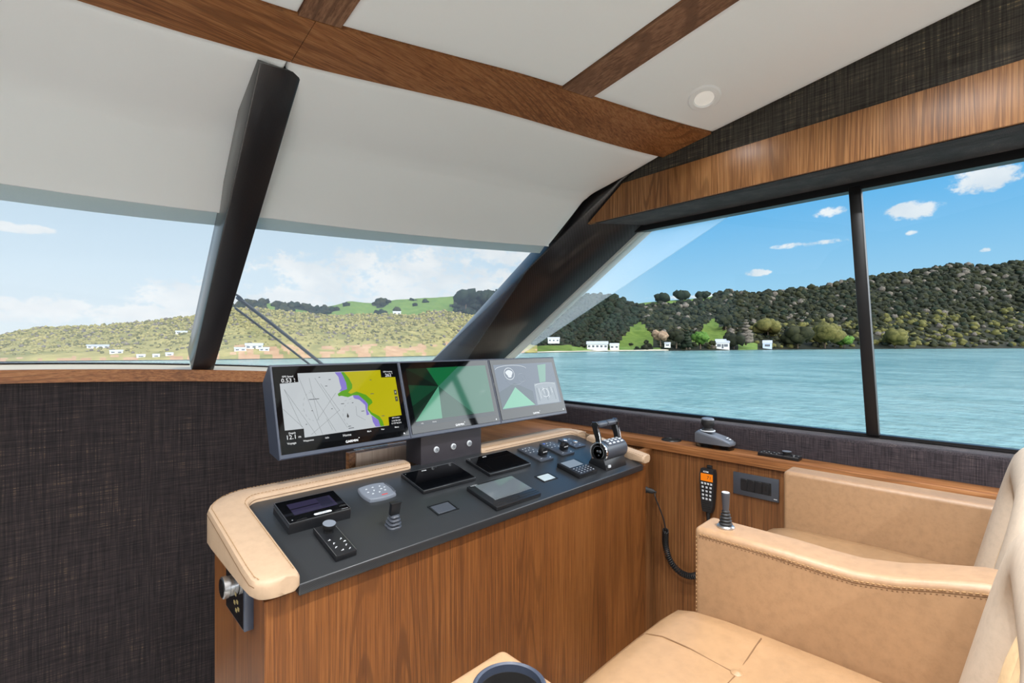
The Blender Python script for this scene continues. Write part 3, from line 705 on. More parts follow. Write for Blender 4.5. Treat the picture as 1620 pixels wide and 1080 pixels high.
m.poly([(.1186 + .022 * cos(a) * (1 + .3 * sin(3 * a)), .2385 + .02 * sin(a)) for a in [2 * pi * k / 14 for k in range(14)]], z0 + .0005, 3)
for k in range(9): x = .292 + .016 * k; seg(m, (x, .155 - .004 * (k % 3)), (x + .004, .085 + .012 * ((k * 5) % 4)), .003, z0 + .0006, 3 if k % 2 else 4)
arc(.35, .125, .028, .022, 0, 360, .003, 3)
m.build('screen', sm, gl, ang=0, fix=False); logo(gl)

# ------------------------------------------------------------------ instruments on the console top
def deckthing(name, label, cat, X, Y, group=None, rz=0.0):
    # local x = starboard, y = up the slope, z = off the console top
    return thing(name, label, cat, (X, Y, deckz(Y)), (TILT, 0, rz), group)
KY = 1 / cos(TILT)
# two glass multi-screens
for (X, Y, wd, ln, lab) in ((1.091, 1.515, .25, .158, 'blank black glass display on the console in front of the three push buttons'), (1.413, 1.515, .248, .162, 'blank black glass display on the console right of the pedestal')):
    t = deckthing('glass_display', lab, 'display', X, Y, 'black glass displays on the console')
    m = MB(); m.box((0, 0, .006), (wd, ln, .012), .003); m.build('housing', black_m, t)
    m = MB(); m.box((0, 0, .0125), (wd - .004, ln - .004, .003), .001, 1); q = m.build('glass', gloss_m, t)
    m = MB(); 
    for s in (-1, 1): m.box((0, s * (ln / 2 - .0015), .0135), (wd - .004, .0016, .0022)); m.box((s * (wd / 2 - .0015), 0, .0135), (.0016, ln - .004, .0022))
    m.build('rim', alu_m, t)
    m = MB(); m.text('ICOM', .0085, (-.03, ln / 2 - .016, .0142), 0, bold=.0005); m.build('logo', ink_m, q, ang=0, fix=False)
    m = MB(); m.text('O', .006, (-wd / 2 + .012, ln / 2 - .014, .0142), 0); m.build('power_mark', silver_m, q, ang=0, fix=False)
# touch tablet
t = deckthing('touch_panel', 'dark touch panel with a big bright screen near the console front edge', 'touch panel', 1.2455, 1.305)
m = MB(); m.box((0, 0, .008), (.235, .175, .016), .003); m.build('housing', black_m, t)
m = MB(); m.box((.012, .017, .0162), (.198, .120, .0015), .0005, 1); m.build('screen', pmat('tablet glass', S(88, 94, 98), .05, spec=.9), t)
m = MB(); m.box((0, -.062, .0163), (.233, .0012, .001)); m.box((0, -.074, .0163), (.233, .0012, .001)); m.box((.012, -.060, .0165), (.012, .0014, .0012)); m.box((.012, -.066, .0165), (.0016, .012, .0012)); m.build('trim_line', gap_m, t)
m = MB(); m.text('FURUNO', .008, (-.086, .081, .0164), 0); m.build('logo', silver_m, t, ang=0, fix=False)
# flush square panels
for (X, Y, wd, ln, lab, mt) in ((.975, 1.328, .086, .060, 'small square grey flush plate right of the thruster joystick', dkgrey_m), (1.515, 1.325, .084, .054, 'small square pale flush plate between touch panel and keypad', pmat('pale plate', S(168, 178, 180), .15, spec=.8))):
    t = deckthing('flush_plate', lab, 'panel', X, Y, 'flush plates in the console top')
    m = MB()
    for s in (-1, 1): m.box((0, s * ln / 2, .001), (wd + .006, .004, .004)); m.box((s * wd / 2, 0, .001), (.004, ln + .006, .004))
    m.build('frame', black_m, t)
    m = MB(); m.box((0, 0, .001), (wd - .012, ln - .008, .003), .001, 1); m.build('plate', mt, t)
# left small display
t = deckthing('control_display', 'small thick black display with a silver oval badge at the left end of the console', 'display', .584, 1.482)
m = MB(); m.loft([[(sx * (.0935 + e), sy * (.0665 + e), z) for sx, sy in ((-1, -1), (1, -1), (1, 1), (-1, 1))] for e, z in ((.0, 0), (.0, .027), (-.001, .030), (-.0, .031), (-.002, .034))]); m.build('housing', black_m, t, ang=20)
m = MB()
for s in (-1, 1): m.box((0, s * .0655, .0335), (.185, .0012, .0012)); m.box((s * .0925, 0, .0335), (.0012, .130, .0012)); m.box((s * .094, 0, .022), (.001, .131, .0012)); m.box((s * .094, 0, .027), (.001, .131, .0012))
m.build('edge_trim', alu_m, t)
m = MB(); m.box((0, 0, .0343), (.182, .128, .001)); q = m.build('glass', gloss_m, t)
m = MB(); m.poly([(-.066, -.030), (.068, -.028), (.068, .040), (-.066, .040)], .0351, 0); m.poly([(-.066, .002), (.020, .004), (.020, .010), (-.066, .008)], .0353, 1); m.poly([(.022, -.02), (.060, -.02), (.060, .038), (.022, .038)], .0353, 2)
m.build('screen', [lit('d0', S(58, 54, 84), .7), lit('d1', S(24, 22, 40), .7), lit('d2', S(46, 46, 70), .7)], q, ang=0, fix=False)
m = MB(); m.poly([(.010 + (.021 if c > 0 else -.021) * (1 if abs(c) > .2 else c / .2 if c else 0) + .006 * c, -.052 + .0055 * s) for c, s in [(cos(2 * pi * k / 28), sin(2 * pi * k / 28)) for k in range(28)]], .0352, 0); m.build('badge', silver_m, q, ang=0, fix=False)
m = MB(); m.text('SLEIPNER', .0062, (.010, -.052, .0355), 0, bold=.0003); m.build('lettering', dkgrey_m, q, ang=0, fix=False)
m = MB(); m.text('side-power', .005, (.076, -.059, .0352), 0); m.build('model_print', silver_m, q, ang=0, fix=False)
m = MB(); m.text('*', .009, (-.080, -.054, .0352), 0); m.build('light_sensor', silver_m, q, ang=0, fix=False)
# wireless keypad, convex edges
t = deckthing('keypad', 'rounded grey keypad with small silver symbols near the back of the console', 'keypad', .825, 1.518)
def squircle(hx, hy, b, n=9):
    P = []
    cs = [(-hx, -hy), (hx, -hy), (hx, hy), (-hx, hy)]
    for i in range(4):
        a, c = Vector(cs[i]), Vector(cs[(i + 1) % 4]); nn = Vector(((c - a).y, -(c - a).x)).normalized()
        for k in range(n): u = k / n; P.append(tuple(a.lerp(c, u) + nn * b * 4 * u * (1 - u)))
    return P
m = MB(); m.loft([[(x * s, y * s, z) for x, y in squircle(.050, .046, .008)] for s, z in ((1, 0), (1, .007), (.97, .011), (.93, .0125))]); m.build('housing', grey_m, t, ang=30)
m = MB(); 
for k in range(6): m.box((.051 + .003 * sin(pi * k / 5), -.03 + .012 * k, .012), (.008, .0125, .005), .001, 1)
m.build('grip_ridge', dkgrey_m, t)
for x, y, r in ((-.03, .022, 20), (-.004, .026, 0), (.022, .024, 45), (-.034, .0, 0), (-.010, .004, 70), (.018, .004, 0), (.034, .010, 30), (-.024, -.016, 10), (.002, -.014, 45), (.026, -.010, 0)):
    m = MB(); m.box((x, y, .0128), (.008, .0022, .0008), rot=Matrix.Rotation(radians(r), 4, 'Z')); m.box((x + .001, y + .001, .0128), (.0022, .006, .0008), rot=Matrix.Rotation(radians(r), 4, 'Z')); m.build('key_symbol', silver_m, t)
m = MB(); m.box((.010, -.036, .0128), (.022, .004, .0007)); m.build('brand_mark', red_m, t)
# remote with rotary knob
def rotary_remote(t, w, l, h, ky, kr, kh, rows, horizontal=False):
    m = MB(); m.box((0, 0, h / 2), (w, l, h), .0025); m.build('housing', black_m, t)
    m = MB(); m.box((-w / 2 + .0012, 0, h), (.0012, l - .004, .001)); m.box((w / 2 - .0012, 0, h), (.0012, l - .004, .001)); m.build('edge_trim', alu_m, t)
    m = MB(); m.lathe([(kr * .80, h - .001), (kr * .78, h + kh * .35), (kr * .92, h + kh * .5), (kr * .97, h + kh * .55), (kr, h + kh * .95), (kr * .93, h + kh), (kr * .80, h + kh * .97), (0, h + kh * .93)], (0, ky, 0), n=32); k = m.build('rotary_knob', blk_matte, t)
    m = MB(); m.lathe([(kr * .90, h + kh * .985), (kr * .985, h + kh * .97), (kr * .985, h + kh * 1.01), (kr * .90, h + kh * 1.01)], (0, ky, 0), n=32); m.build('knob_ring', grey_m, k)
    for i, (x, y) in enumerate(rows):
        m = MB(); m.box((x, y, h + .0003), (.0075, .0016, .0006), rot=Matrix.Rotation(.6 * (i % 3), 4, 'Z')); m.box((x + .002, y + .002, h + .0003), (.0016, .005, .0006), rot=Matrix.Rotation(.4 * i, 4, 'Z'))
        m.build('key_symbol', silver_m, t)
t = deckthing('rotary_remote', 'black remote keypad with large rotary knob at the console front left', 'remote control', .580, 1.314)
rotary_remote(t, .060, .160, .018, .042, .0185, .026, [(-.016, -.002), (.014, -.010), (-.012, -.022), (.018, -.026), (-.014, -.042), (.014, -.044), (-.004, -.062), (.016, -.064)])
# thruster joystick with bellows
t = deckthing('thruster_joystick', 'small black joystick with paddle top and square rubber bellows', 'joystick', .77, 1.314)
m = MB(); rr = []
for k, (s, z) in enumerate(((.022, 0), (.022, .004), (.0165, .008), (.0205, .012), (.0205, .015), (.0135, .019), (.0175, .023), (.0175, .026), (.011, .030), (.0145, .034), (.0145, .037), (.010, .041))):
    rr.append([(s * cos(a) * (1.0 + .22 * abs(sin(2 * a))), s * sin(a) * (1.0 + .22 * abs(sin(2 * a))), z) for a in [2 * pi * j / 24 for j in range(24)]])
m.loft(rr); m.build('bellows', dkgrey_m, t)
m = MB(); m.box((0, .001, .060), (.033, .015, .040), .003); m.box((0, .001, .080), (.036, .017, .004), .001); m.build('paddle', black_m, t)
# numeric keypad with screen
t = deckthing('pilot_keypad', 'black keypad with pale screen and dense buttons beside the throttle', 'keypad', 1.712, 1.312)
m = MB(); m.box((0, 0, .010), (.134, .134, .020), .004); m.build('housing', black_m, t)
m = MB(); m.box((-.004, .030, .0203), (.098, .056, .0012)); m.build('screen', lit('lcd', S(176, 184, 190), .55), t)
m = MB()
for i in range(5):
    for j in range(4): m.box((-.045 + i * .0225, -.014 - j * .014, .0205), (.016, .009, .002), .001, 1)
m.build('button_pad', dkgrey_m, t)
m = MB()
for i in range(5):
    for j in range(4): m.box((-.045 + i * .0225, -.014 - j * .014, .0217), (.007, .0014, .0004))
m.build('button_print', silver_m, t)
# bow/stern thruster panels with black lever
tp = None
def thruster_panel(label, X, Y, blue):
    t = deckthing('thruster_control', label, 'thruster control', X, Y, 'thruster controls on the console')
    m = MB(); m.box((0, 0, .004), (.094, .158, .008), .002); m.build('plate', dkgrey_m, t)
    m = MB(); m.lathe([(.020, .008), (.020, .011), (.016, .013)], (.012, -.038, 0), n=24); 
    m.prism([(.012 + .024 * cos(a) - .0, -.046, .030 + .022 * sin(a)) for a in [2 * pi * k / 20 for k in range(20)]], (0, .024, 0), .003, 2); m.prism([(-.010, -.046, .010), (.034, -.046, .010), (.034, -.046, .03), (-.010, -.046, .03)], (0, .024, 0), .002); lv = m.build('lever', black_m, t)
    m = MB(); m.tf = Matrix.Translation((.012, -.0475, .030)) @ Matrix.Rotation(pi / 2, 4, 'X'); m.text('SLEIPNER', .0075, (0, 0, 0), 0, bold=.0003); m.build('lettering', ink_m, lv, ang=0, fix=False)
    for k, (x, y) in enumerate(((-.028, .06), (-.008, .062), (.018, .060), (-.028, .038), (-.006, .040), (.020, .036), (-.022, .014), (.004, .016), (.026, .010), (-.024, -.060), (.034, -.064))): m = MB(); m.box((x, y, .0083), (.010, .003, .0006), rot=Matrix.Rotation(.5 * (k % 3), 4, 'Z')); m.build('key_symbol', silver_m, t)
    if blue: m = MB(); m.box((-.028, .064, .0085), (.014, .010, .0012)); m.build('blue_key', pmat('blue key', S(60, 96, 180), .4), t)
thruster_panel('grey thruster plate with black round lever, beside the black glass display', 1.659, 1.520, False)
thruster_panel('grey thruster plate with black round lever and blue key, nearer the right bolster', 1.820, 1.522, True)
t = deckthing('tab_panel', 'small grey control plate with two silver knobs in the back right corner of the console', 'control panel', 1.972, 1.545)
m = MB(); m.box((0, 0, .003), (.085, .122, .006), .002); m.build('plate', dkgrey_m, t)
for x, y in ((-.022, .030), (.018, -.008)):
    m = MB(); m.lathe([(.014, .005), (.014, .009), (.011, .013), (0, .0135)], (x, y, 0), n=20); m.build('knob', alu_m, t)
for x, y in ((.02, .035), (-.022, -.01), (-.02, -.035), (.01, -.045)): m = MB(); m.box((x, y, .0064), (.012, .002, .0006)); m.build('key_symbol', silver_m, t)
# engine throttle: drum across the console with a U-shaped twin handle
t = deckthing('engine_throttle', 'black engine throttle drum with chrome-edged U-shaped handle', 'throttle', 1.935, 1.285)
t.rotation_euler = (0, 0, 0); t.scale = (1.12,) * 3
m = MB(); m.prism([(-.085, -.045, -.012), (-.085, .052, .010), (-.085, .036, .035), (-.085, -.030, .035)], (.155, 0, 0), .005); m.build('base', black_m, t)
m = MB(); m.lathe([(.034, -.070), (.0425, -.070), (.0425, .072), (.040, .082), (.030, .088), (0, .089)], (0, 0, .062), (1, 0, 0), 36); dr = m.build('drum', dkgrey_m, t)
m = MB(); m.lathe([(.0375, -.072), (.0375, -.082), (.042, -.083), (.0445, -.080), (.0445, -.074), (.042, -.070)], (0, 0, .062), (1, 0, 0), 36); m.build('end_ring', chrome_m, dr)
m = MB(); m.lathe([(.037, -.066), (.037, -.081), (.029, -.081), (.027, -.076), (0, -.076)], (0, 0, .062), (1, 0, 0), 36); m.build('end_cap', blk_matte, dr)
m = MB(); m.lathe([(.024, -.079), (.0255, -.0835), (.0275, -.0835), (.0285, -.079)], (0, 0, .062), (1, 0, 0), 36)
m.lathe([(0, -.085), (.006, -.083), (.006, -.077)], (0, .004, .066), (1, 0, 0), 16); m.lathe([(0, -.085), (.008, -.083), (.008, -.077)], (0, -.008, .066), (1, 0, 0), 16); m.lathe([(0, -.084), (.004, -.083), (.004, -.077)], (0, -.002, .050), (1, 0, 0), 16); m.build('end_disc', chrome_m, dr)
m = MB(); rows = []
for x in lin(-.055, .072, 6): rows.append([(x, .0445 * sin(a), .062 + .0445 * cos(a)) for a in lin(radians(-48), radians(20), 8)])
m.shell(rows, (0, 0, -.003)); kp = m.build('button_panel', dkgrey_m, t)
m = MB()
for i in range(4):
    for j, a in enumerate((-38, -20, -2)): m.box((-.036 + i * .030, .0452 * sin(radians(a)), .062 + .0452 * cos(radians(a))), (.016, .007, .002), rot=Matrix.Rotation(radians(-a), 4, 'X'))
m.build('button_print', silver_m, kp)
for sx in (-.074, .066):
    m = MB(); prof = [(-.012, .088), (.014, .088), (.018, .118), (.030, .150), (.036, .172), (.030, .184), (.010, .186), (.002, .176), (.006, .160), (-.004, .130)]
    m.prism([(sx - .007, y, z) for y, z in prof], (.014, 0, 0), .002); m.build('handle_arm', black_m, t)
    m = MB(); m.tube([(sx + (-.008 if sx < 0 else .008), y, z) for y, z in ((-.013, .088), (-.005, .130), (.005, .160), (.000, .178), (.010, .187), (.031, .186), (.038, .172))], .0018, 6); m.build('edge_trim', chrome_m, t)
for x0, x1 in ((-.068, -.004), (-.001, .060)):
    m = MB(); m.prism([(x0, y, z) for y, z in ((.004, .164), (.002, .178), (.012, .187), (.030, .185), (.037, .172), (.026, .160))], (x1 - x0, 0, 0), .004, 2); m.build('grip', dkgrey_m, t)
m = MB(); m.box((-.076, -.051, .012), (.014, .006, .010)); m.build('switch_key', silver_m, t)

# stereo controller on the left flank of the console
t = thing('stereo_controller', 'black panel with brushed metal rotary knob on the left side of the console', 'control panel', (.368, 1.45, -.72), (0, 0, 0))
# fitted on the side face: local x = -X outward
pA = atX(398, 940, .352); pB = atX(357, 905, .352)
y0, y1 = 1.305, 1.475
z0_, z1_ = -.722, -.608
m = MB(); m.span((.346, y0, z0_), (.3695, y1, z1_), .003, 2); W(m, 'housing', slate_m, t)
m = MB(); m.span((.3450, y0 + .006, z0_ + .006), (.347, y1 - .006, z1_ - .006)); gq = W(m, 'glass', gloss_m, t)
kc = Vector((.346, 1.410, -.640))
m = MB(); m.lathe([(.026, .0), (.026, .009), (.0235, .0095), (.0235, .012), (.028, .0125), (.028, .0235), (.025, .0255), (.0, .0255)], kc, (-1, 0, 0), 36); kq = W(m, 'rotary_knob', alu_m, t)
m = MB(); m.lathe([(.024, .0250), (.024, .0263), (0, .0263)], kc, (-1, 0, 0), 36); W(m, 'knob_face', gloss_m, kq)
m = MB()
for k, (dy, dz) in enumerate(((.06, -.02), (.075, -.035), (.05, -.045), (.085, -.05), (.065, -.06))): m.span((.3440, 1.43 - dy, -.635 + dz), (.3453, 1.43 - dy + .012, -.635 + dz + .008))
W(m, 'screen_print', pmat('amber print', S(146, 128, 84), .4), gq)

# ------------------------------------------------------------------ starboard shelf and panel
XSH = -.514
# recessed cup ring
cpos = Vector((2.36, 1.36, XSH)); p = ray(1062, 696); p = p * (XSH / p.z); cpos = Vector((p.x, p.y, XSH))
t = thing('shelf_cup_holder', 'round black cup recess in the wooden side shelf', 'cup holder', tuple(cpos))
m = MB(); m.lathe([(.040, .001), (.043, .005), (.049, .005), (.052, .001), (.052, -.002), (.040, -.002)], n=40); m.build('ring', black_m, t)
m = MB(); m.lathe([(.0, .0012), (.0405, .0012), (.0405, -.001), (0, -.001)], n=40); m.build('well', gap_m, t)
# docking joystick
p = ray(1140, 706); p = p * (XSH / p.z)
t = thing('docking_joystick', 'grey docking joystick with round black knob on a clear stand on the side shelf', 'joystick', (2.362, p.y + .01, XSH), (0, 0, 0))
# local -y runs aft along the shelf
def dj(y): return y
m = MB()
outl = [(-.046, .062), (-.038, .082), (.0, .092), (.038, .082), (.046, .062), (.044, -.06), (.036, -.086), (.0, -.094), (-.036, -.086), (-.044, -.06)]
m.loft([[(x * .96, y * .96, 0) for x, y in outl], [(x * .96, y * .96, .004) for x, y in outl]])
m.loft([[(x * .97, y * .97, .004) for x, y in outl], [(x * .97, y * .97, .024) for x, y in outl]]); m.build('clear_stand', clear_m, t)
def topz(y): return .078 if y > .0 else .078 + .42 * y
m = MB(); m.loft([[(x, y, .022) for x, y in outl], [(x * 1.03, y * 1.03, .026) for x, y in outl], [(x * 1.02, y * 1.02, max(.034, topz(y) - .008)) for x, y in outl], [(x * .94, y * .94, max(.036, topz(y) - .003)) for x, y in outl]]); m.build('body', pmat('satin grey housing', S(92, 96, 104), .35), t, ang=30)
m = MB(); m.loft([[(x * .93, y * .93, max(.036, topz(y) - .004)) for x, y in outl], [(x * .90, y * .90, max(.037, topz(y) + .0)) for x, y in outl], [(x * .84, y * .86, max(.038, topz(y) + .0015)) for x, y in outl]]); m.build('top_plate', grey_m, t, ang=30)
m = MB(); m.lathe([(.026, .076), (.030, .084), (.026, .090), (.020, .094), (.021, .100), (.028, .108), (.0315, .118), (.031, .130), (.028, .140), (.024, .1425), (0, .140)], (0, .035, 0), n=32); k = m.build('knob', blk_matte, t)
m = MB(); m.lathe([(.0235, .1415), (.028, .140), (.0295, .136), (.0305, .136), (.029, .142), (.024, .1445)], (0, .035, 0), n=32); m.build('knob_rim', grey_m, k)
m = MB(); m.lathe([(.032, .077), (.036, .080), (.036, .083), (.030, .084)], (0, .035, 0), n=32); m.build('collar', silver_m, t)
for y in (-.062, -.074): m = MB(); m.box((0, y, topz(y) + .004), (.020, .006, .002), rot=Matrix.Rotation(radians(22), 4, 'X')); m.build('key', silver_m, t)
# shelf remote
p = ray(1232, 724); p = p * (XSH / p.z)
t = thing('rotary_remote', 'black remote keypad with rotary knob lying on the wooden side shelf', 'remote control', (2.366, p.y, XSH), (0, 0, 0))
rotary_remote(t, .058, .168, .016, -.030, .019, .017, [(-.014, .070), (.010, .066), (-.012, .050), (.012, .046), (-.014, .030), (.012, .024), (-.010, .008), (.014, .004), (.012, -.056), (-.012, -.062), (.010, -.074)])

# VHF handset on the panel
XPN = 2.318
p = atX(1121, 775, XPN - .02)
t = thing('radio_handset', 'black radio handset with orange display hanging on the oak wall', 'radio handset', (XPN, p.y, p.z), (0, 0, 0))
# local: x inboard is negative; y along hull; z up. screen towards -x.
hs = [(.040, .105), (.046, .085), (.046, .04), (.040, -.04), (.034, -.085), (.026, -.105), (-.026, -.105), (-.034, -.085), (-.040, -.04), (-.046, .04), (-.046, .085), (-.040, .105)]
hs = [(a * .80, b * 1.0) for a, b in hs]
m = MB(); m.loft([[(-.006, y * .9, z * .97) for y, z in hs], [(-.012, y, z) for y, z in hs], [(-.036, y, z) for y, z in hs], [(-.042, y * .95, z * .97) for y, z in hs]]); m.build('housing', blk_matte, t, ang=25)
m = MB(); m.span((-.0435, -.029, .048), (-.0415, .029, .084)); q = m.build('display', lit('orange lcd', S(242, 128, 18), .95), t)
m = MB(); m.tf = Matrix.Translation((-.0440, -.012, .066)) @ Matrix.Rotation(-pi / 2, 4, 'Z') @ Matrix.Rotation(pi / 2, 4, 'X'); m.text('71', .022, (0, 0, 0), 0); m.build('channel_number', gap_m, q, ang=0, fix=False)
m = MB(); m.tf = Matrix.Translation((-.0430, .004, .093)) @ Matrix.Rotation(-pi / 2, 4, 'Z') @ Matrix.Rotation(pi / 2, 4, 'X'); m.text('ICOM', .010, (0, 0, 0), 0, bold=.0004); m.build('logo', ink_m, t, ang=0, fix=False)
kb = MB()
for r, (zz, n_) in enumerate(((.036, 4), (.018, 3), (-.001, 3), (-.020, 3), (-.038, 3))):
    for j in range(n_):
        y = (j - (n_ - 1) / 2) * (.0145 if n_ == 4 else .020) * (1 - .04 * r); w = .0095 if n_ == 4 else .0125
        if r == 4 and j == 2: pass
        kb.span((-.0445, y - w / 2, zz - .0055), (-.042, y + w / 2, zz + .0055), .001, 1)
kq = kb.build('keypad', dkgrey_m, t)
kb = MB()
for r, (zz, n_) in enumerate(((.036, 4), (.018, 3), (-.001, 3), (-.020, 3), (-.038, 3))):
    for j in range(n_):
        y = (j - (n_ - 1) / 2) * (.0145 if n_ == 4 else .020) * (1 - .04 * r)
        kb.span((-.0452, y - .0045, zz + .002), (-.0444, y + .0045, zz + .0042)); kb.span((-.0452, y - .0045, zz - .004), (-.0444, y - .0025, zz + .003)); kb.span((-.0452, y - .001, zz - .003), (-.0444, y + .004, zz - .001))
kb.build('key_print', ink_m, kq)
m = MB()
for k in range(4): m.span((-.0435, -.022 + k * .001, -.060 - k * .009), (-.0415, .022 - k * .001, -.056 - k * .009))
m.build('speaker_slots', gap_m, t)
m = MB(); m.lathe([(.010, 0), (.010, .02), (.007, .045), (.004, .055)], (-.024, 0, -.10), (0, 0, -1), 16); m.build('cord_relief', blk_matte, t)
m = MB(); m.span((-.014, -.012, .088), (0.0, .012, .120), .003); m.build('wall_clip', black_m, t)
# coiled cord with plug
t = thing('coiled_cord', 'black coiled handset cord plugged into the panel beside the console', 'cord', (2.25, 1.262, -.71))
plug = Vector((2.205, 1.262, 0)); r_ = ray(1012, 772); r_ = r_ * (1.262 / r_.y); plug = Vector((r_.x, 1.262, r_.z))
dirp = Vector((.35, -.9, -.12)).normalized()
m = MB(); m.lathe([(.018, 0), (.018, .006), (.0170, .010), (.0165, .036), (.0135, .040), (.0125, .066), (.0055, .076), (.0040, .084)], plug, dirp, 20); W(m, 'plug', blk_matte, t)
def bez(P, n):
    out = []
    for i in range(n + 1):
        u = i / n; Q = [Vector(p) for p in P]
        while len(Q) > 1: Q = [a.lerp(b, u) for a, b in zip(Q, Q[1:])]
        out.append(Q[0])
    return out
pe = plug + dirp * .082
def onD(px, py, Y): r = ray(px, py); return r * (Y / r.y)
thin = [pe, onD(1036, 784, 1.17), onD(1044, 805, 1.155), onD(1050, 822, 1.145), onD(1053, 838, 1.14)]
def catmull(P, n):
    P = [P[0]] + list(P) + [P[-1]]; out = []
    for i in range(1, len(P) - 2):
        for k in range(n):
            u = k / n; a, b, c, d = P[i - 1], P[i], P[i + 1], P[i + 2]
            out.append(.5 * ((2 * b) + (c - a) * u + (2 * a - 5 * b + 4 * c - d) * u * u + (3 * b - a - 3 * c + d) * u ** 3))
    out.append(P[-2]); return out
m = MB(); m.tube(catmull(thin, 6), .0034, 8); W(m, 'cable', blk_matte, t)
path = catmull([onD(1053, 838, 1.14), atX(1053, 862, 2.28), atX(1061, 888, 2.28), atX(1078, 906, 2.28), atX(1100, 910, 2.28), atX(1122, 890, 2.28), Vector((2.284, atX(1121, 775, XPN).y, -.90))], 14)
# resample to a helix
L = [0]
for a, b in zip(path, path[1:]): L.append(L[-1] + (b - a).length)
tot = L[-1]; pitch = .0105; turns = tot / pitch; N = int(turns * 10); hp = []
i = 0; prev = None
for k in range(N + 1):
    s = tot * k / N
    while i < len(L) - 2 and L[i + 1] < s: i += 1
    u = (s - L[i]) / max(L[i + 1] - L[i], 1e-6); p = path[i].lerp(path[i + 1], u)
    tt = (path[min(i + 2, len(path) - 1)] - path[max(i - 1, 0)]).normalized()
    a = tt.orthogonal().normalized() if prev is None else (prev - tt * prev.dot(tt)).normalized(); prev = a; b = tt.cross(a)
    ph = 2 * pi * turns * k / N; hp.append(p + (a * cos(ph) + b * sin(ph)) * .0125)
m = MB(); m.tube(hp, .0040, 5); W(m, 'coil', blk_matte, t)
# switch plate
a, b = atX(1161, 745, XPN), atX(1233, 794, XPN)
yc = (a.y + b.y) / 2; w_ = abs(a.y - b.y); zt_, zb_ = a.z, atX(1161, 779, XPN).z
t = thing('switch_plate', 'dark grey wall plate with four rocker modules below the side shelf', 'switch plate', (XPN, yc, (zt_ + zb_) / 2))
h_ = zt_ - zb_
m = MB(); m.span((-.010, -w_ / 2, -h_ / 2), (.001, w_ / 2, h_ / 2), .002); m.build('plate', dkgrey_m, t)
m = MB(); m.span((-.0108, -w_ / 2 + .03, -h_ * .27), (-.0095, w_ / 2 - .036, h_ * .27)); m.build('recess', gap_m, t)
n4 = (w_ - .07) / 4
for k in range(4):
    y = w_ / 2 - .0335 - n4 * (k + .5)
    m = MB(); m.span((-.0135, y - n4 / 2 + .0012, -h_ * .25), (-.0100, y + n4 / 2 - .0012, h_ * .25), .001, 1); q = m.build('socket_module' if k == 3 else 'rocker_switch', black_m, t)
    if k == 3: m = MB(); m.span((-.0139, y - .004, -.010), (-.0132, y + .004, .014)); m.build('port', gap_m, q)
m = MB(); m.span((-.0106, -w_ / 2 + .006, -h_ / 2 + .010), (-.0099, -w_ / 2 + .02, -h_ / 2 + .013)); m.build('brand_mark', silver_m, t)

# ------------------------------------------------------------------ helm chairs
def armrest_poly(x, zb_=-1.02, flat=False):
    P = [(.56, zb_), (.56, -.495)]
    P += [(.34, -.495), (.10, -.495), (-.10, -.494), (-.16, -.494), (-.16, zb_)] if flat else [(.34, -.495), (.27, -.498), (.20, -.498), (.13, -.486), (.06, -.466), (.0, -.452), (-.10, -.445), (-.16, -.445), (-.16, zb_)]
    return [(x, y, z) for y, z in P]
def armrest(x0, x1, chair, name='armrest', flat=False):
    m = MB(); m.prism(armrest_poly(x0, flat=flat), (x1 - x0, 0, 0), .016, 5); a = m.build(name, tan_m, chair, world=True, ang=50)
    return a
def arm_seams(a, xin, sgn):
    top = [(min(y, .545), z) for _, y, z in armrest_poly(0)][1:9]
    stitch_line([(xin + sgn * .0005, y, z - .017) for y, z in top], a, r=.0011, dash=.006, gap=.0035)
    stitch_line([(xin + sgn * .0005, y, z - .026) for y, z in top], a, r=.0009, dash=.003, gap=.006, mat=seam_m)
    stitch_line([(xin + sgn * .0005, .552, z) for z in lin(-.52, -1.0, 3)], a, r=.0009)
    mb = MB(); mb.tube([(xin + sgn * .0002, y, z - .0215) for y, z in top], .0012, 5); mb.build('seam', seam_m, a, world=True)
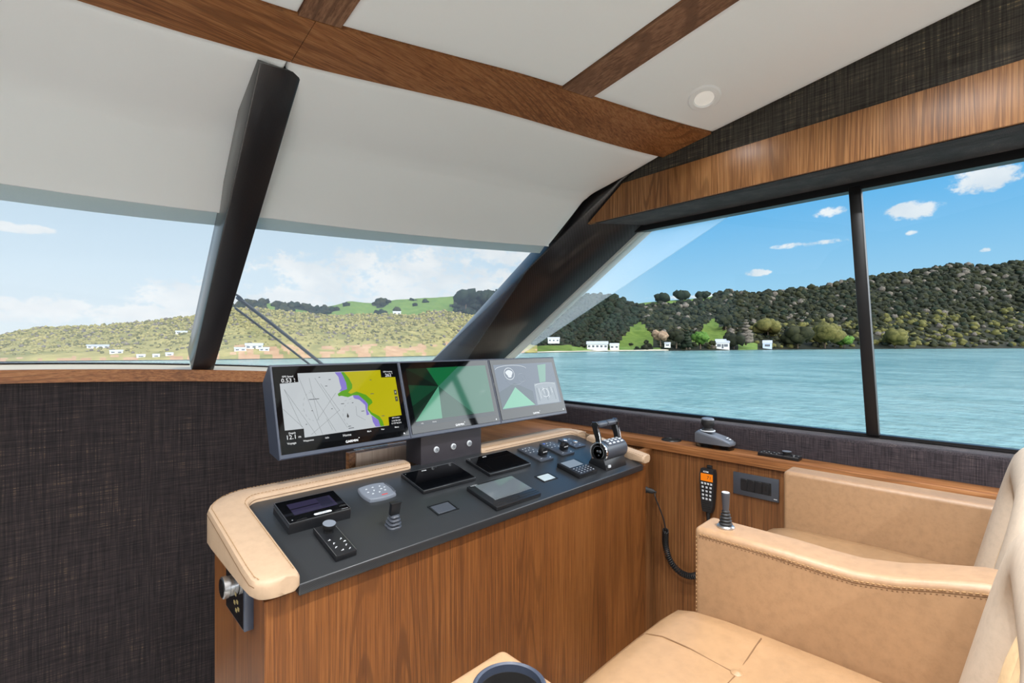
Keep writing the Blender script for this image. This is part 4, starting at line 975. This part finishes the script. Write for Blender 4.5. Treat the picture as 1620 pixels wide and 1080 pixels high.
def chair(x0, x1, label, bf=0.0, seams=True):
    xc = (x0 + x1) / 2; w = x1 - x0
    t = thing('helm_chair', label, 'chair', (xc, .25, FLOOR), (0, 0, 0), 'tan leather helm chairs')
    # cushion: crowned pad with rounded nose
    m = MB(); rows = []
    prof = [(-.06, -.90), (-.06, -.70), (.02, -.694), (.12, -.690), (.25, -.689), (.38, -.691), (.47, -.694), (.54, -.702), (.585, -.716), (.612, -.742), (.622, -.775), (.618, -.83), (.600, -.875), (.57, -.90)]
    us = [0, .01, .03, .06] + lin(.12, .88, 9) + [.94, .97, .99, 1]
    rings = []
    for u in us:
        e = min(u, 1 - u) * w; d = .030 * max(0, 1 - e / .055) ** 2; crown = .012 * sin(pi * u)
        r = []
        for k, (y, z) in enumerate(prof):
            s1 = 1 if 1 <= k <= 9 else 0
            yy = y - (d * 1.3 if y > .45 else 0); zz = z + (-d + crown) * s1
            # dimple around the tufted centre of the pad
            q = exp(-(((x0 + w * u) - (x0 + .50)) ** 2 / .012 + (yy - .37) ** 2 / .012)); zz -= .016 * q * s1
            r.append(Vector((x0 + w * u, yy, zz)))
        rings.append(r)
    m.loft(rings); cu = m.build('seat_cushion', cushion_m, t, world=True, ang=60)
    def top_at(X, Y):
        u = (X - x0) / w; e = min(u, 1 - u) * w; d = .030 * max(0, 1 - e / .055) ** 2; crown = .012 * sin(pi * u)
        pr = prof[1:10]; z = pr[-1][1]
        for (ya, za), (yb_, zb2) in zip(pr, pr[1:]):
            if ya <= Y <= yb_: z = za + (zb2 - za) * (Y - ya) / (yb_ - ya)
        q = exp(-((X - (x0 + .50)) ** 2 / .012 + (Y - .37) ** 2 / .012))
        return z - d + crown - .016 * q
    mb = MB(); X = x0 + .50
    mb.tube([(X, y, top_at(X, y) + .0006) for y in lin(.37, .600, 24)] + [(X, .616, top_at(X, .612) - .012), (X, .6235, -.765), (X, .620, -.82)], .0015, 6)
    mb.tube([(xx, .37 - .02 * sin((xx - x0) * 20) * 0, top_at(xx, .37) + .0006) for xx in lin(x0 + .06, x1 - .06, 30)], .0015, 6)
    if seams: mb.build('seam', seam_m, cu, world=True)
    mb = MB(); mb.lathe([(.013, 0), (.012, .003), (.006, .006), (0, .0065)], (X, .37, top_at(X, .37)), n=16); mb.build('tuft_button', cushion_m, cu, world=True)
    # back: padded surround and ruched centre panel
    lean = .22
    def bk(x, s, out):  # s up the back from the seat, out towards the bow
        return Vector((x, .035 + bf - lean * s + out, -.72 + s))
    path = [(x0 + .088, s) for s in lin(-.02, .27, 7)]
    for k in range(1, 8): a = pi / 2 * k / 8; path.append((x0 + .088 + .13 * (1 - cos(a)), .27 + .13 * sin(a)))
    path += [(x, .40) for x in lin(x0 + .218, x1 - .218, 8)]
    for k in range(1, 8): a = pi / 2 * (1 - k / 8); path.append((x1 - .088 - .13 * (1 - cos(a)), .27 + .13 * sin(a)))
    path += [(x1 - .088, s) for s in lin(.27, -.02, 7)]
    rings = []
    for i, (x, s) in enumerate(path):
        a, b = path[max(i - 1, 0)], path[min(i + 1, len(path) - 1)]; d = Vector((b[0] - a[0], b[1] - a[1])).normalized(); n = Vector((-d.y, d.x))
        r = []
        for k in range(20):
            ph = 2 * pi * k / 20; ca, sa = cos(ph), sin(ph)
            q = abs(ca) ** .7 * (1 if ca > 0 else -1); h = abs(sa) ** .7 * (1 if sa > 0 else -1)
            r.append(bk(x + n.x * q * .086, s + n.y * q * .062, -.065 + h * .068))
        rings.append(r)
    m = MB(); m.loft(rings); sr = m.build('back_surround', suede_m, t, world=True, ang=70)
    mb = MB(); mb.tube([bk(x + (.088 if x < xc - .15 else -.088 if x > xc + .15 else 0) * .98, min(s, .40) - (.06 if s > .39 else 0), -.045) for x, s in path[1:-1]], .004, 6); mb.build('piping', stitch_m, sr, world=True)
    rows = []
    for s in lin(-.02, .36, 20):
        r = []
        for i in range(61):
            u = i / 60; x = x0 + .10 + (w - .20) * u
            ch = abs(sin(pi * u * 7)) ** .6; wr = mnoise.noise(Vector((x * 30, s * 9, x0))) * .006
            r.append(bk(x, s, -.045 + .022 * ch * (1 - .3 * abs(2 * u - 1)) + wr))
        rows.append(r)
    m = MB(); m.shell(rows, (0, -.06, 0)); m.build('back_panel', ruched_m, t, world=True, ang=60)
    m = MB(); m.prism([bk(x0 + .03, -.10, -.10), bk(x0 + .03, .36, -.10), bk(x0 + .03, .36, -.135), bk(x0 + .03, -.10, -.135)], (w - .06, 0, 0), .01); m.build('back_shell', tan_m, t, world=True)
    m = MB(); m.span((x0, -.14, -1.02), (x1, .53, -.89), .015, 3); m.build('seat_base', tan_m, t, world=True)
    m = MB(); m.lathe([(.20, FLOOR), (.20, FLOOR + .02), (.08, FLOOR + .05), (.07, FLOOR + .10), (.07, -1.02)], (xc, .2, 0), n=32); m.build('pedestal', alu_m, t, world=True)
    return t
ch1 = chair(.535, 1.248, 'tan leather helm chair nearest, with cup holder and stubby lever on its armrests', .02)
a1 = armrest(.398, .532, ch1)
cpos = (.467, .478)
cmb = MB(); cmb.lathe([(.049, -.60), (.049, -.45)], (cpos[0], cpos[1], 0), n=48)
cut(a1, cmb); arm_seams(a1, .532, 1)
m = MB(); m.lathe([(.044, -.590), (.0475, -.497), (.0475, -.489), (.050, -.4865), (.054, -.489), (.054, -.495), (.049, -.496), (.0485, -.596), (0, -.596), (0, -.590)], (cpos[0], cpos[1], 0), n=56); m.build('cup_holder', slate_m, a1, world=True)
m = MB(); m.lathe([(.0, -.5885), (.043, -.5885), (.0465, -.50), (.0470, -.50), (.0436, -.5895), (0, -.5895)], (cpos[0], cpos[1], 0), n=48); m.build('cup_liner', gap_m, a1, world=True)
a2 = armrest(1.25, 1.366, ch1); arm_seams(a2, 1.25, -1)
ch2 = chair(1.37, 2.048, 'tan leather helm chair furthest, against the oak side panel under the window', seams=False)
a3 = armrest(2.05, 2.16, ch2, flat=True)
# stubby joystick on the shared armrest
r_ = ray(1148, 834); r_ = r_ * (-.495 / r_.z)
t = thing('armrest_joystick', 'slim black joystick with grey base standing on the chair armrest', 'joystick', (r_.x, r_.y, -.495))
m = MB(); m.lathe([(.0225, -.002), (.0225, .004), (.0195, .007), (.015, .0085), (0, .0085)], n=32); m.build('base', alu_m, t)
m = MB(); m.lathe([(.0155, .008), (.0175, .012), (.0135, .016), (.0160, .020), (.0120, .024), (.0145, .028), (.0105, .032), (.0125, .036), (.009, .040), (.0105, .044), (.0075, .048), (0, .05)], n=24); m.build('bellows', blk_matte, t)
m = MB(); m.lathe([(.0078, .046), (.0085, .052), (.0105, .085), (.0112, .092), (.0105, .0945), (0, .0945)], n=24); h = m.build('grip', dkgrey_m, t)
m = MB(); m.lathe([(0, .0943), (.0095, .0943), (.0095, .0955), (0, .0957)], n=24); m.build('cap', silver_m, h)

# ------------------------------------------------------------------ outside: wipers, water, land
t = thing('windshield_wiper', 'twin-armed windshield wiper with hose outside the starboard glass', 'wiper', tuple(atD(512, 578, 3.75)))
def out(px, py, lift=.05): # a point just outside the windshield glass along the sight line
    r = ray(px, py); lo, hi = 1.0, 6.0
    for _ in range(40):
        mid = (lo + hi) / 2; p = r * mid
        Y0, Z0, Y1, Z1 = Yg(p.x), zs(p.x) + .02, Ye(p.x) + .10, ze(p.x) + .01
        zg = Z0 + (Z1 - Z0) * (p.y - Y0) / (Y1 - Y0)
        if p.z < zg: lo = mid
        else: hi = mid
    return r * (lo + lift)
m = MB(); m.tube([out(375, 470), out(430, 512), out(475, 548), out(512, 578)], .011, 8); W(m, 'arm', rail_m, t)
m = MB(); m.tube([out(372, 487), out(420, 523), out(460, 553), out(492, 578)], .007, 8); W(m, 'arm', rail_m, t)
m = MB(); m.tube(catmull([out(366, 462), out(380, 470), out(388, 480), out(396, 486)], 6), .006, 8); W(m, 'hose', blk_matte, t)
m = MB(); m.tube([out(350, 500), out(366, 470)], .012, 8); W(m, 'blade', blk_matte, t)

water_m = pmat('bay water', S(50, 90, 94), .22, spec=.22); T, b, co = nodes_of(water_m)
n1 = T.noise(T.map(co, (.9, .9, .9)), 1, 4, .6); n2 = T.noise(T.map(co, (.16, .10, .1)), 1, 3, .5); n3 = T.noise(T.map(co, (.012, .03, 1)), 1, 2, .5)
T.link(T.mix(T.smooth(T.math('ADD', T.math('MULTIPLY', n1, .35), T.math('ADD', T.math('MULTIPLY', n2, .35), T.math('MULTIPLY', n3, .3))), .36, .64), S(80, 112, 108), S(124, 150, 145)), b.inputs['Base Color'])
bn = T.new('ShaderNodeBump'); bn.inputs['Strength'].default_value = .6; bn.inputs['Distance'].default_value = .35
T.link(T.math('ADD', n1, T.math('MULTIPLY', n2, 2.0)), bn.inputs['Height']); T.link(bn.outputs[0], b.inputs['Normal'])
m = MB(); m.add([(-3000, -3000, WATER), (3000, -3000, WATER), (3000, 3000, WATER), (-3000, 3000, WATER)], [(0, 1, 2, 3)])
o = m.build('sea', water_m); tag(o, 'calm pale teal bay water outside the side window', 'water', None, 'stuff')

def interp(P, x):
    if x <= P[0][0]: return P[0][1]
    for (a, b), (c, d) in zip(P, P[1:]):
        if x <= c: return b + (d - b) * (x - a) / (c - a)
    return P[-1][1]
SHORE = [(-700, 578), (-200, 574), (0, 573), (180, 571), (300, 570), (380, 569), (560, 566), (700, 563), (830, 558.5), (950, 556), (1100, 554.5), (1300, 552.6), (1620, 551), (2300, 550)]
def az(px): r = ray(px, HZ); return r               # unit depth sight direction
def shore_d(px): return (-WATER - .0) * FPX / (interp(SHORE, px) - HZ)
def mkland(name, pts_ridge, k, x0, x1, nx, nt, mats, zone, label, cat, s0=0.0, ease=.8, rough=1.0, base=.25):
    """hill built from the shoreline back to its crest; k = crest distance over shore distance"""
    mb = MB(); rows = []; us = []
    xs = lin(x0, x1, nx)
    for px in xs:
        ds = shore_d(px); dr = ds * k; r = az(px); zr = dr * (HZ - interp(pts_ridge, px)) / FPX
        row = []
        for j in range(nt + 4):
            tt = j / nt
            d = ds * (1 + s0) + (dr - ds * (1 + s0)) * tt
            if tt <= 1: z = WATER + base + (zr - WATER - base) * (tt ** ease)
            else: z = zr - (tt - 1) * (zr - WATER) * 1.2
            p = r * d
            z += mnoise.fractal(Vector((p.x, p.y, 0)) / (d * .035 + 6), 1.0, 2.0, 4) * rough * d * .006 * min(1, tt * 4) * (0.35 if .93 < tt < 1.05 else 1)
            row.append(Vector((p.x, p.y, z)))
        rows.append(row)
    n = nt + 4; vs = [p for r in rows for p in r]; fs = []; mi = []
    mb.v = [tuple(p) for p in vs]
    for i in range(nx - 1):
        for j in range(n - 1):
            mb.f.append((i * n + j, i * n + j + 1, (i + 1) * n + j + 1, (i + 1) * n + j)); mb.m.append(zone((xs[i] + xs[i + 1]) / 2, (j + .5) / nt)); mb.sm.append(True)
    o = mb.build(name, mats, ang=0); tag(o, label, cat)
    def at(px, tt):
        i = (px - x0) / (x1 - x0) * (nx - 1); j = tt * nt; i0 = max(0, min(nx - 2, int(i))); j0 = max(0, min(n - 2, int(j))); fu, fv = i - i0, j - j0
        a = rows[i0][j0].lerp(rows[i0][j0 + 1], fv); b_ = rows[i0 + 1][j0].lerp(rows[i0 + 1][j0 + 1], fv); return a.lerp(b_, fu)
    return o, at
def ground(name, a, b_, sc):
    m = pmat(name, a, .9, spec=.1); T, b, co = nodes_of(m); T.link(T.ramp(T.noise(T.map(co, (sc,) * 3), 1, 5, .65), [(.35, a), (.65, b_)]), b.inputs['Base Color']); return m
g_forest = ground('forest floor', S(22, 25, 16), S(39, 38, 25), .08)
g_scrub = ground('scrub hillside', S(99, 96, 51), S(141, 129, 78), .12)
g_grass = ground('pasture', S(73, 95, 41), S(96, 112, 55), .10)
g_lush = ground('bright lawn', S(62, 80, 28), S(86, 100, 42), .15)
g_clay = ground('clay cliff', S(138, 105, 75), S(158, 130, 99), .2)
g_sand = ground('beach sand', S(152, 145, 127), S(167, 160, 144), .3)
LM = [g_forest, g_scrub, g_grass, g_lush, g_clay, g_sand]
R_left = [(-700, 545), (-300, 533), (-60, 533), (0, 531), (40, 522), (60, 518), (130, 517), (200, 512), (250, 506), (310, 499), (380, 486), (450, 492), (520, 499), (560, 497), (650, 499), (700, 490), (735, 498), (780, 505), (840, 520)]
R_mid = [(300, 500), (360, 484), (394, 478), (442, 480), (503, 489), (551, 476), (588, 480), (625, 474), (697, 470), (735, 468), (800, 462), (870, 463), (917, 469), (976, 472), (1000, 478)]
R_right = [(720, 520), (800, 500), (870, 490), (930, 487), (976, 476), (1002, 482), (1032, 478), (1080, 474), (1120, 470), (1150, 463), (1195, 465), (1261, 458), (1313, 452), (1350, 445), (1377, 438), (1435, 433), (1478, 424), (1516, 421), (1569, 423), (1608, 416), (1700, 404), (2000, 380), (2300, 400)]
nz2 = lambda px, t, s=1.0: mnoise.noise(Vector((px * .02 * s, t * 4, 3.3)))
def z_left(px, t):
    if t < .035 + .03 * nz2(px, .2, 2): return 4 if nz2(px, t * 4, 3) > .1 else 1
    if 370 < px < 760 and t < .10 + .06 * nz2(px, .5, 1.5): return 4 if nz2(px, t * 4, 4) > -.05 else 1
    return 1
def z_mid(px, t):
    if 520 < px < 720: return 2 if nz2(px, t, 1.6) > -.3 else 0
    if 420 < px < 520: return 2 if nz2(px, t, 1.4) > .05 else 0
    return 0
def z_right(px, t):
    if px < 1060 and t < .03: return 5
    if t < .012: return 4
    if 978 < px < 1036 and .10 < t < .62 - abs(px - 1010) * .013: return 3
    if 1088 < px < 1152 and .10 < t < .60 - abs(px - 1126) * .013: return 3
    if 800 < px < 905 and t < .16: return 3
    if 900 < px < 1060 and t < .12: return 2 if nz2(px, t, 4) > -.2 else 0
    if 1170 < px < 1200 and t < .12: return 2
    if 1010 < px < 1130 and t > .93: return 2
    return 0
hl, at_left = mkland('headland', R_left, 1.9, -700, 850, 460, 44, LM, z_left, 'low scrubby headland with clay cliffs seen through the windshield', 'hill', rough=.8)
hm, at_mid = mkland('hill', R_mid, 3.6, 300, 1000, 110, 26, LM, z_mid, 'rolling green pasture hills behind the scrubby headland', 'hill', s0=.9, rough=.8)
hr, at_right = mkland('hill', R_right, 1.75, 715, 2300, 260, 30, LM, z_right, 'long forested hill across the water beyond the side window', 'hill', rough=1.0, ease=1.3)

leafs = {}
def foliage(name, a, b_, sc=1.0):
    m = pmat(name, a, .85, spec=.12); T, b, co = nodes_of(m)
    T.link(T.ramp(T.noise(T.map(co, (sc,) * 3), 1, 4, .75), [(.34, a), (.66, b_)]), b.inputs['Base Color']); return m
f_dark = foliage('dark bush leaves', S(19, 22, 15), S(34, 37, 23), .35)
f_mid = foliage('bush leaves', S(27, 30, 18), S(50, 50, 30), .35)
f_olive = foliage('olive leaves', S(59, 60, 29), S(96, 90, 49), .35)
f_scrub = foliage('pale scrub', S(91, 89, 48), S(132, 122, 75), .35)
f_pine = foliage('pine needles', S(17, 24, 18), S(34, 42, 28), .4)
f_green = foliage('fresh green leaves', S(43, 71, 27), S(83, 112, 46), .6)
f_pink = foliage('bare pinkish branches', S(96, 77, 62), S(138, 117, 96), .6)
f_grey = foliage('grey twigs', S(68, 62, 55), S(104, 96, 86), .6)
trunk_m = pmat('tree trunk', S(80, 66, 52), .9)
_ico = []
for sd in (1, 2):
    b = bmesh.new(); bmesh.ops.create_icosphere(b, subdivisions=sd, radius=1.0); b.verts.index_update()
    _ico.append(([v.co.copy() for v in b.verts], [[v.index for v in f.verts] for f in b.faces])); b.free()
def blob(mb, c, r, mi, squash=.85, sd=0, amp=.35, seed=0.0):
    vs, fs = _ico[sd]; out = []
    for v in vs:
        k = 1 + amp * mnoise.noise(v * 1.9 + Vector((seed, c.x, c.y)))
        out.append(Vector((c.x + v.x * r * k, c.y + v.y * r * k, c.z + v.z * r * k * squash)))
    mb.add(out, fs, mi)
rnd = random.Random(11)
def woods(at, zone_ok, n, x0, x1, t0, t1, pxr, pick, label, name='woodland', sd=1):
    mb = MB(); k = 0; tries = 0
    while k < n and tries < n * 8:
        tries += 1
        px = rnd.uniform(x0, x1); tt = t0 + (t1 - t0) * rnd.random() ** .8
        if not zone_ok(px, tt): continue
        p = at(px, tt); d = p.dot(FW); r = d * rnd.uniform(*pxr) / FPX
        blob(mb, p + Vector((0, 0, r * .35)), r, pick(px, tt), rnd.uniform(.7, 1.05), sd, .6, rnd.random() * 50); k += 1
    o = mb.build(name, [f_dark, f_mid, f_olive, f_pine, f_grey, f_scrub], ang=0, fix=False); tag(o, label, 'trees', None, 'stuff'); return o
def pk_right(px, t):
    v = rnd.random()
    if px > 1180 and t < .42 and v < .62: return 2 if rnd.random() < .55 else 1
    if px < 1010: return 3 if v < .6 else 0
    return 0 if v < .5 else 1 if v < .82 else 4 if v < .88 else 3
woods(at_right, lambda x, t: z_right(x, t) == 0, 8000, 780, 2100, .03, 1.02, (1.8, 5.4), pk_right, 'dense dark bush covering the long hill across the water')
def pk_left(px, t): v = rnd.random(); return 5 if v < .6 else 2 if v < .85 else 4
woods(at_left, lambda x, t: z_left(x, t) <= 1, 6500, -450, 780, .06, 1.0, (1.1, 3.2), pk_left, 'olive scrub covering the low headland ahead', sd=0)
def ok_mid(px, t):
    if z_mid(px, t) == 2: return rnd.random() < .03
    return True
woods(at_mid, ok_mid, 520, 360, 990, .35, 1.0, (3, 6.5), lambda px, t: 3 if px > 690 else rnd.choice((0, 1, 3)), 'dark tree clumps along the green pasture hills')

def on_land(px, py, at):
    for k in range(0, 104):
        p = at(px, k / 100)
        if HZ - FPX * p.z / p.dot(FW) <= py: break
    return p
def tree(name, px, py, h_px, w_px, mat, label, d=None, kind='round', group='trees along the far shore', land=None):
    """a tree standing where its foot is seen; sizes follow from its distance"""
    p = on_land(px, py, land) if land else atD(px, py, d or shore_d(px) * 1.02); d = p.dot(FW); s = d / FPX; H = h_px * s; Wd = w_px * s
    t = thing(name, label, 'tree', tuple(p), (0, 0, 0), group)
    mb = MB(); mb.tube([(0, 0, -.5), (0, 0, H * .35), (Wd * .03, 0, H * .8)], [H * .035, H * .028, H * .01], 7); mb.build('trunk', trunk_m, t)
    mb = MB(); R_ = random.Random(int(px * 7 + py))
    if kind == 'cone':
        for k in range(9):
            u = k / 8; rr = Wd * .5 * (1 - u) ** .8 + Wd * .05
            for q in range(3): a = R_.random() * 6.3; blob(mb, Vector((cos(a) * rr * .35, sin(a) * rr * .35, H * (.14 + .80 * u))), rr * .75, 0, .55, 0, .6, R_.random() * 40)
    else:
        for k in range(16):
            a = R_.random() * 6.3; e = R_.uniform(-.5, 1) ; q = R_.random() ** .5
            blob(mb, Vector((cos(a) * Wd * .32 * q, sin(a) * Wd * .32 * q, H * (.55 + .26 * e * (1 - q * .3)))), Wd * R_.uniform(.17, .27), 0, .9, 1, .55, R_.random() * 40)
    mb.build('crown', mat, t, ang=0, fix=False); return t
tree('tree', 1108, 551, 30, 27, f_green, 'round fresh green tree at the water edge left of the white boathouse')
tree('tree', 1045, 547, 27, 25, f_pink, 'round pinkish brown tree beside the bright grass slope')
tree('shrub', 1161, 551, 22, 38, f_dark, 'dark spreading bush at the water edge right of the white boathouse')
tree('conifer', 1180, 545, 46, 22, f_grey, 'grey pointed bare conifer behind the dark spreading bush', kind='cone')
tree('tree', 1070, 550, 32, 30, f_dark, 'dark bushy shore tree between pinkish tree and round green tree')
tree('tree', 1086, 552, 42, 17, f_pine, 'tall dark shore tree just left of the round green tree', kind='cone')
tree('shrub', 1128, 550, 13, 11, f_dark, 'small dark round shrub close to the white boathouse wall')
tree('tree', 1148, 522, 24, 24, f_mid, 'tall green tree behind the roof of the white boathouse', land=at_right)
tree('shrub', 1022, 547, 10, 9, f_dark, 'small dark shrub on the lawn at the foot of the grass slope')
tree('shrub', 998, 549, 8, 7, f_dark, 'tiny dark shrub on the shore lawn below the grass slope')
tree('tree', 1215, 534, 30, 44, f_olive, 'wide olive tree above the small blue-grey hut', land=at_right)
tree('tree', 1262, 551, 34, 46, f_mid, 'broad mid green tree at the water edge right of the blue-grey hut')
tree('tree', 1305, 551, 40, 50, f_olive, 'large olive tree at the water edge left of the window mullion')
tree('tree', 1336, 551, 22, 26, f_green, 'low bright green tree at the water edge beside the window mullion')
tree('tree', 1416, 551, 30, 40, f_olive, 'olive tree at the water edge right of the window mullion')
tree('pine', 737, 492, 34, 40, f_pine, 'dark pine clump high on the hill just left of the corner post', land=at_mid)
tree('pine', 768, 494, 38, 36, f_pine, 'dark pine clump on the hill hard against the corner post', land=at_mid)
tree('pine', 1047, 480, 15, 24, f_pine, 'dark hilltop pine clump left of the small hilltop house', land=at_right)
tree('pine', 1078, 476, 16, 28, f_pine, 'dark hilltop pine clump right of the small hilltop house', land=at_right)
tree('pine', 1112, 472, 10, 22, f_pine, 'low hilltop pine row on the skyline', land=at_right)
wall_w = pmat('white boards', S(196, 196, 190), .7); wall_b = pmat('blue boards', S(168, 180, 196), .7)
roof_g = pmat('grey roof', S(150, 152, 156), .6); roof_w = pmat('pale roof', S(214, 216, 218), .6); win_m = pmat('dark pane', S(52, 58, 66), .2)
def house(px, py, w_px, h_px, label, wall=wall_w, roof=roof_g, d=None, nwin=3, door=False, land=None, group='houses along the far shore'):
    p = on_land(px, py, land) if land else atD(px, py, d or shore_d(px) * 1.02); d = p.dot(FW); s = d / FPX; w, h = w_px * s, h_px * s; dp = w * .6
    n = -Vector((p.x, p.y, 0)).normalized()
    t = thing('house', label, 'house', tuple(p), (0, 0, atan2(n.y, n.x) + pi / 2), group)   # local -y faces us
    m = MB(); m.span((-w / 2, 0, -h * .25), (w / 2, dp, h * .62)); m.build('wall', wall, t)
    m = MB(); m.prism([(-w * .54, -dp * .08, h * .60), (-w * .54, dp * .5, h), (-w * .54, dp * 1.08, h * .60)], (w * 1.08, 0, 0)); m.build('roof', roof, t)
    for k in range(nwin):
        x = (k + .5) / nwin * w - w / 2; ww = w / nwin * .28
        m = MB(); m.span((x - ww, -.12, h * .18), (x + ww, .05, h * .46)); m.build('window', win_m, t)
    if door: m = MB(); m.span((-w * .06, -.14, 0), (w * .08, .05, h * .46)); m.build('door', win_m, t)
    return t
house(1143, 551, 20, 15, 'white boathouse at the water edge below the grass slope', nwin=2, door=True)
house(1214, 550, 13, 12, 'small blue-grey hut among the trees at the water edge', wall=wall_b, nwin=1)
house(945, 551.5, 32, 12, 'large white house behind the beach seen through the side window', nwin=5)
house(972, 551.5, 14, 9, 'low white annex right of the large white beach house', nwin=2)
house(1056, 548, 9, 7, 'tiny white shed between the pinkish tree and the dark trees', nwin=1)
house(1046, 478, 15, 6, 'small white house on the hilltop skyline', land=at_right, nwin=2)
house(876, 541, 18, 8, 'pale house beside the corner post above the beach', wall=roof_w, nwin=3)
house(628, 498, 12, 6, 'white farmhouse on the pasture edge below the hills', land=at_mid, nwin=2)
house(402, 552, 24, 9, 'white house on the headland right of the windshield mullion', land=at_left, nwin=3)
house(380, 556, 16, 6, 'low white house on the headland hard against the windshield mullion', land=at_left, nwin=2)
house(418, 556, 14, 6, 'small white house lowest on the headland slope by the clay cliff', land=at_left, nwin=2)
house(287, 528, 15, 5, 'white house high on the headland left of the windshield mullion', land=at_left, nwin=2)
house(155, 551, 26, 6, 'long pale house halfway up the headland', wall=roof_w, land=at_left, nwin=4)
house(184, 560, 16, 6, 'white house low on the headland right of the long pale one', land=at_left, nwin=2)
house(223, 565, 11, 5, 'leftmost of three white beach cottages under the headland', land=at_left, nwin=1)
house(247, 565, 9, 5, 'middle one of three white beach cottages under the headland', land=at_left, nwin=1)
house(268, 564, 10, 5, 'rightmost of three white beach cottages under the headland', land=at_left, nwin=1)
